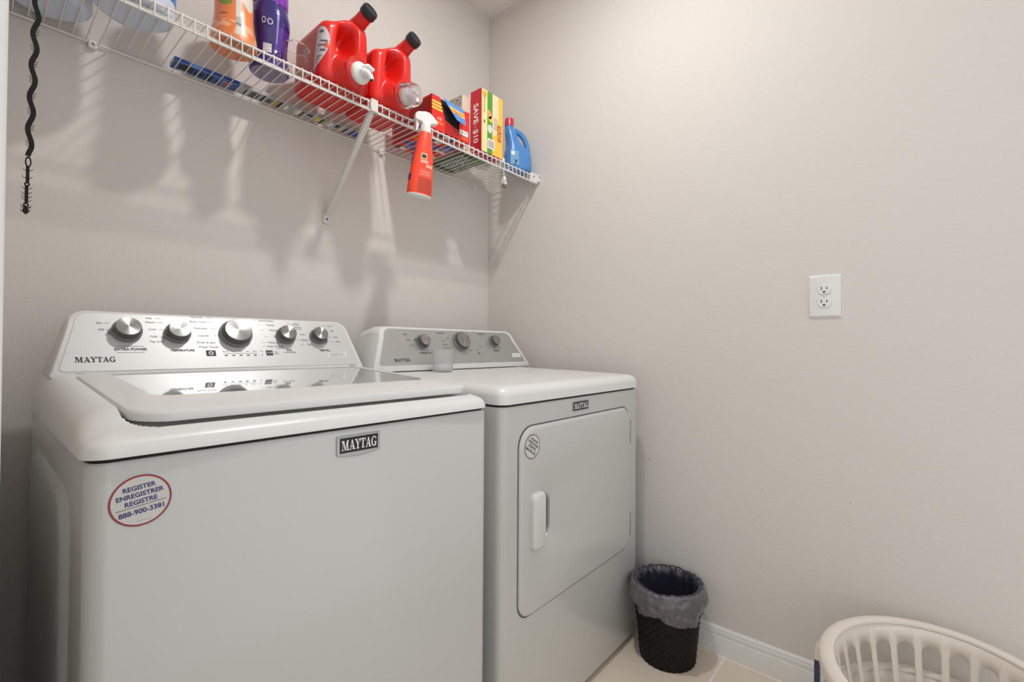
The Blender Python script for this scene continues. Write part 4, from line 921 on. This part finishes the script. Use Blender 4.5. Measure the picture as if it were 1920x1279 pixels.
# liner: inside up over the rim and folded down outside
b = NB(); n = 160; prof = []
for j in range(14): prof.append(('i', .03+.20*j/13))
for j in range(1, 8): prof.append(('t', PI*j/8))
M_ = 26
for j in range(M_+1): prof.append(('o', j/M_))
L_ = []
for kind, q in prof:
    lp_ = []
    for k in range(n):
        a = 2*PI*k/n; ca, sa = math.cos(a), math.sin(a); nv = Vector((ca*3, sa*3, 0))
        w1 = noise.noise(nv*2.2+Vector((0, 0, 5))); w2 = noise.noise(Vector((ca*9, sa*9, 1)))
        rimz = .243+.006*w1
        if kind == 'i':
            z = q; fold = .007*noise.noise(Vector((ca*7, sa*7, z*3)))+.004*noise.noise(Vector((ca*19, sa*19, z*9)))
            r_ = wr_(z)-.018+fold-(.03*(1-ss(.02, .10, z)))
            if z > .2: z = .2+(z-.2)/(.03)*(rimz-.2-.002)
        elif kind == 't':
            c_ = wr_(.235)-.003; r_ = c_-.012*math.cos(q)+.002*w2; z = rimz+.010*math.sin(q)
        else:
            hem = .088 + .034*noise.noise(Vector((ca*1.3+4, sa*1.3, 2)))+.010*w1 - .030*math.exp(-((((a-(-1.2)+PI) % (2*PI))-PI)/.55)**2*0) - .045*ss(.2, .9, math.cos(a-(-.55)))
            hem = max(.050, hem+.012+.014*ss(.2, 1, math.cos(a-(-2.6))))
            z = rimz-hem*q
            puff = .012*math.sin(PI*min(1, q*1.1))*(.6+.6*noise.noise(Vector((ca*4, sa*4, 7))))
            wr1 = .0075*noise.noise(Vector((ca*5+z*12, sa*5, z*42)))+.006*(.35-abs(noise.noise(Vector((ca*8+z*20, sa*8-z*14, z*34)))))+.0035*noise.noise(Vector((ca*14, sa*14+z*30, z*70)))
            r_ = wr_(z)+.008+puff+wr1*(.4+q)
            r_ = max(r_, wr_(z)+.0035)
            lim = 9
            if ca > .5: lim = (-.004-TX)/ca
            if sa > .5: lim = min(lim, (-.8375-TY)/sa)
            r_ = min(r_, lim)
        lp_.append(Vector((TX+r_*ca, TY+r_*sa, z)))
    L_.append(lp_)
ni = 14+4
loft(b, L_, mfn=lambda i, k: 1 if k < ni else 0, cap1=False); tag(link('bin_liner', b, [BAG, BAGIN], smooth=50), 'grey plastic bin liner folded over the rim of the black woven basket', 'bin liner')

# ================================================================ LAUNDRY BASKETS (two, nested)
def basket(label, cx, cy, zr, part_handle=True):
    t = thing('laundry_basket', label, 'laundry basket', (cx, cy, 0), 'nested cream laundry baskets')
    A0, B0 = .262, .226
    def S(u_, z, off=0.0):          # u_: angle, z: absolute, taper towards the bottom
        dn = (zr-z); k = .026 + .16*dn; 
        a, bb = A0-k+off, B0-k+off; c, s = math.cos(u_), math.sin(u_); p = 2.0
        return Vector((cx+a*abs(c)**(2/p)*(1 if c >= 0 else -1), cy+bb*abs(s)**(2/p)*(1 if s >= 0 else -1), z))
    # equal arc-length table
    N = 720; ang = [2*PI*k/N for k in range(N+1)]; acc = [0]
    for k in range(N): acc.append(acc[-1]+(S(ang[k+1], zr-.05)-S(ang[k], zr-.05)).length)
    tot = acc[-1]
    def U(s):
        s = s % 1.0; x_ = s*tot; lo_, hi_ = 0, N
        while hi_-lo_ > 1:
            m_ = (lo_+hi_)//2
            if acc[m_] <= x_: lo_ = m_
            else: hi_ = m_
        return ang[lo_]+(ang[lo_+1]-ang[lo_])*(x_-acc[lo_])/(acc[lo_+1]-acc[lo_])
    NS = 25; b = NB(); zt, zb = zr-.004, zr-.285; zb = max(zb, .012)
    st, sb, hw = zr-.044, max(zr-.215, zb+.03), .0188/tot
    angs = []
    for k in range(48): angs.append(2*PI*k/48)
    for s_i in range(NS):
        sc_ = (s_i+.35)/NS; hs = .5/NS
        zc = (st+sb)/2; hh = (st-sb)/2; cap = .0185
        def inner_pt(a):
            c, s = math.cos(a), math.sin(a); yc = (hh-cap)*(1 if s >= 0 else -1)
            return (hw*c, yc+cap*s) 
        def outer_pt(a):
            c, s = math.cos(a), math.sin(a); m_ = max(abs(c), abs(s)); x_, y_ = c/m_, s/m_
            return (hs*x_, (zt-zc if y_ > 0 else zc-zb)*y_)
        IN, MID, OUT = [], [], []
        for a in angs:
            i_, o_ = inner_pt(a), outer_pt(a)
            IN.append(b.verts.new(S(U(sc_+i_[0]), zc+i_[1]))); m_ = ((i_[0]+o_[0])/2, (i_[1]+o_[1])/2); MID.append(b.verts.new(S(U(sc_+m_[0]), zc+m_[1]))); OUT.append(b.verts.new(S(U(sc_+o_[0]), zc+o_[1])))
        for k in range(48):
            j = (k+1) % 48; face(b, [OUT[k], OUT[j], MID[j], MID[k]]); face(b, [MID[k], MID[j], IN[j], IN[k]])
    bmesh.ops.remove_doubles(b, verts=b.verts, dist=2e-5)
    o = link('slotted_wall', b, BASKET, t, smooth=50, weld=False); md = o.modifiers.new('thick', 'SOLIDIFY'); md.thickness = .0028; md.offset = 0
    b = NB(); n = 120
    prof_ = [(-.004, -.004), (-.003, .001), (.004, .0035), (.014, .0035), (.023, .0005), (.027, -.005), (.027, -.022), (.0245, -.022), (.0245, -.008), (.013, -.002), (.0, -.006)]
    loops = [[S(U(k/n), zr, 0)+Vector((0, 0, 0)) for k in range(n)]]
    rings = []
    for off, dz in prof_: rings.append([Vector((S(U(k/n), zr, off).x, S(U(k/n), zr, off).y, zr+dz)) for k in range(n)])
    rings.append(rings[0]); loft(b, rings, cap0=False, cap1=False); link('rim', b, BASKET, t, smooth=50)
    b = NB(); loft(b, [[S(U(k/n), zb) for k in range(n)], [S(U(k/n), zb)-Vector((0, 0, .004)) for k in range(n)]]); link('base', b, BASKET, t, smooth=30)
    return t, S
t1, S1 = basket('cream slotted laundry basket with navy end grip, upper of two nested by the right wall', -.300, -1.640, .320)
t0, S0 = basket('cream slotted laundry basket nested underneath, seen through the upper one', -.300, -1.640, .200)
def hloop(p, wx, wy): return [Vector((p[0]+dx_*wx, p[1]+dy_*wy, p[2])) for dx_, dy_ in ((-1, -.4), (-.8, -1), (.8, -1), (1, -.4), (1, .4), (.8, 1), (-.8, 1), (-1, .4))]
b = NB(); loft(b, [hloop(p, .014, .0065) for p in ((-.286, -1.4185, .306), (-.286, -1.4105, .296), (-.286, -1.4080, .262))]); link('grip_mount', b, BASKET, t1, smooth=50, bevel=.002)
b = NB(); loft(b, [hloop(p, .0115, .0055) for p in ((-.286, -1.4080, .266), (-.286, -1.4060, .250), (-.286, -1.4060, .130), (-.286, -1.4120, .112), (-.286, -1.4300, .104))]); link('grip', b, NAVY, t1, smooth=50, bevel=.002)
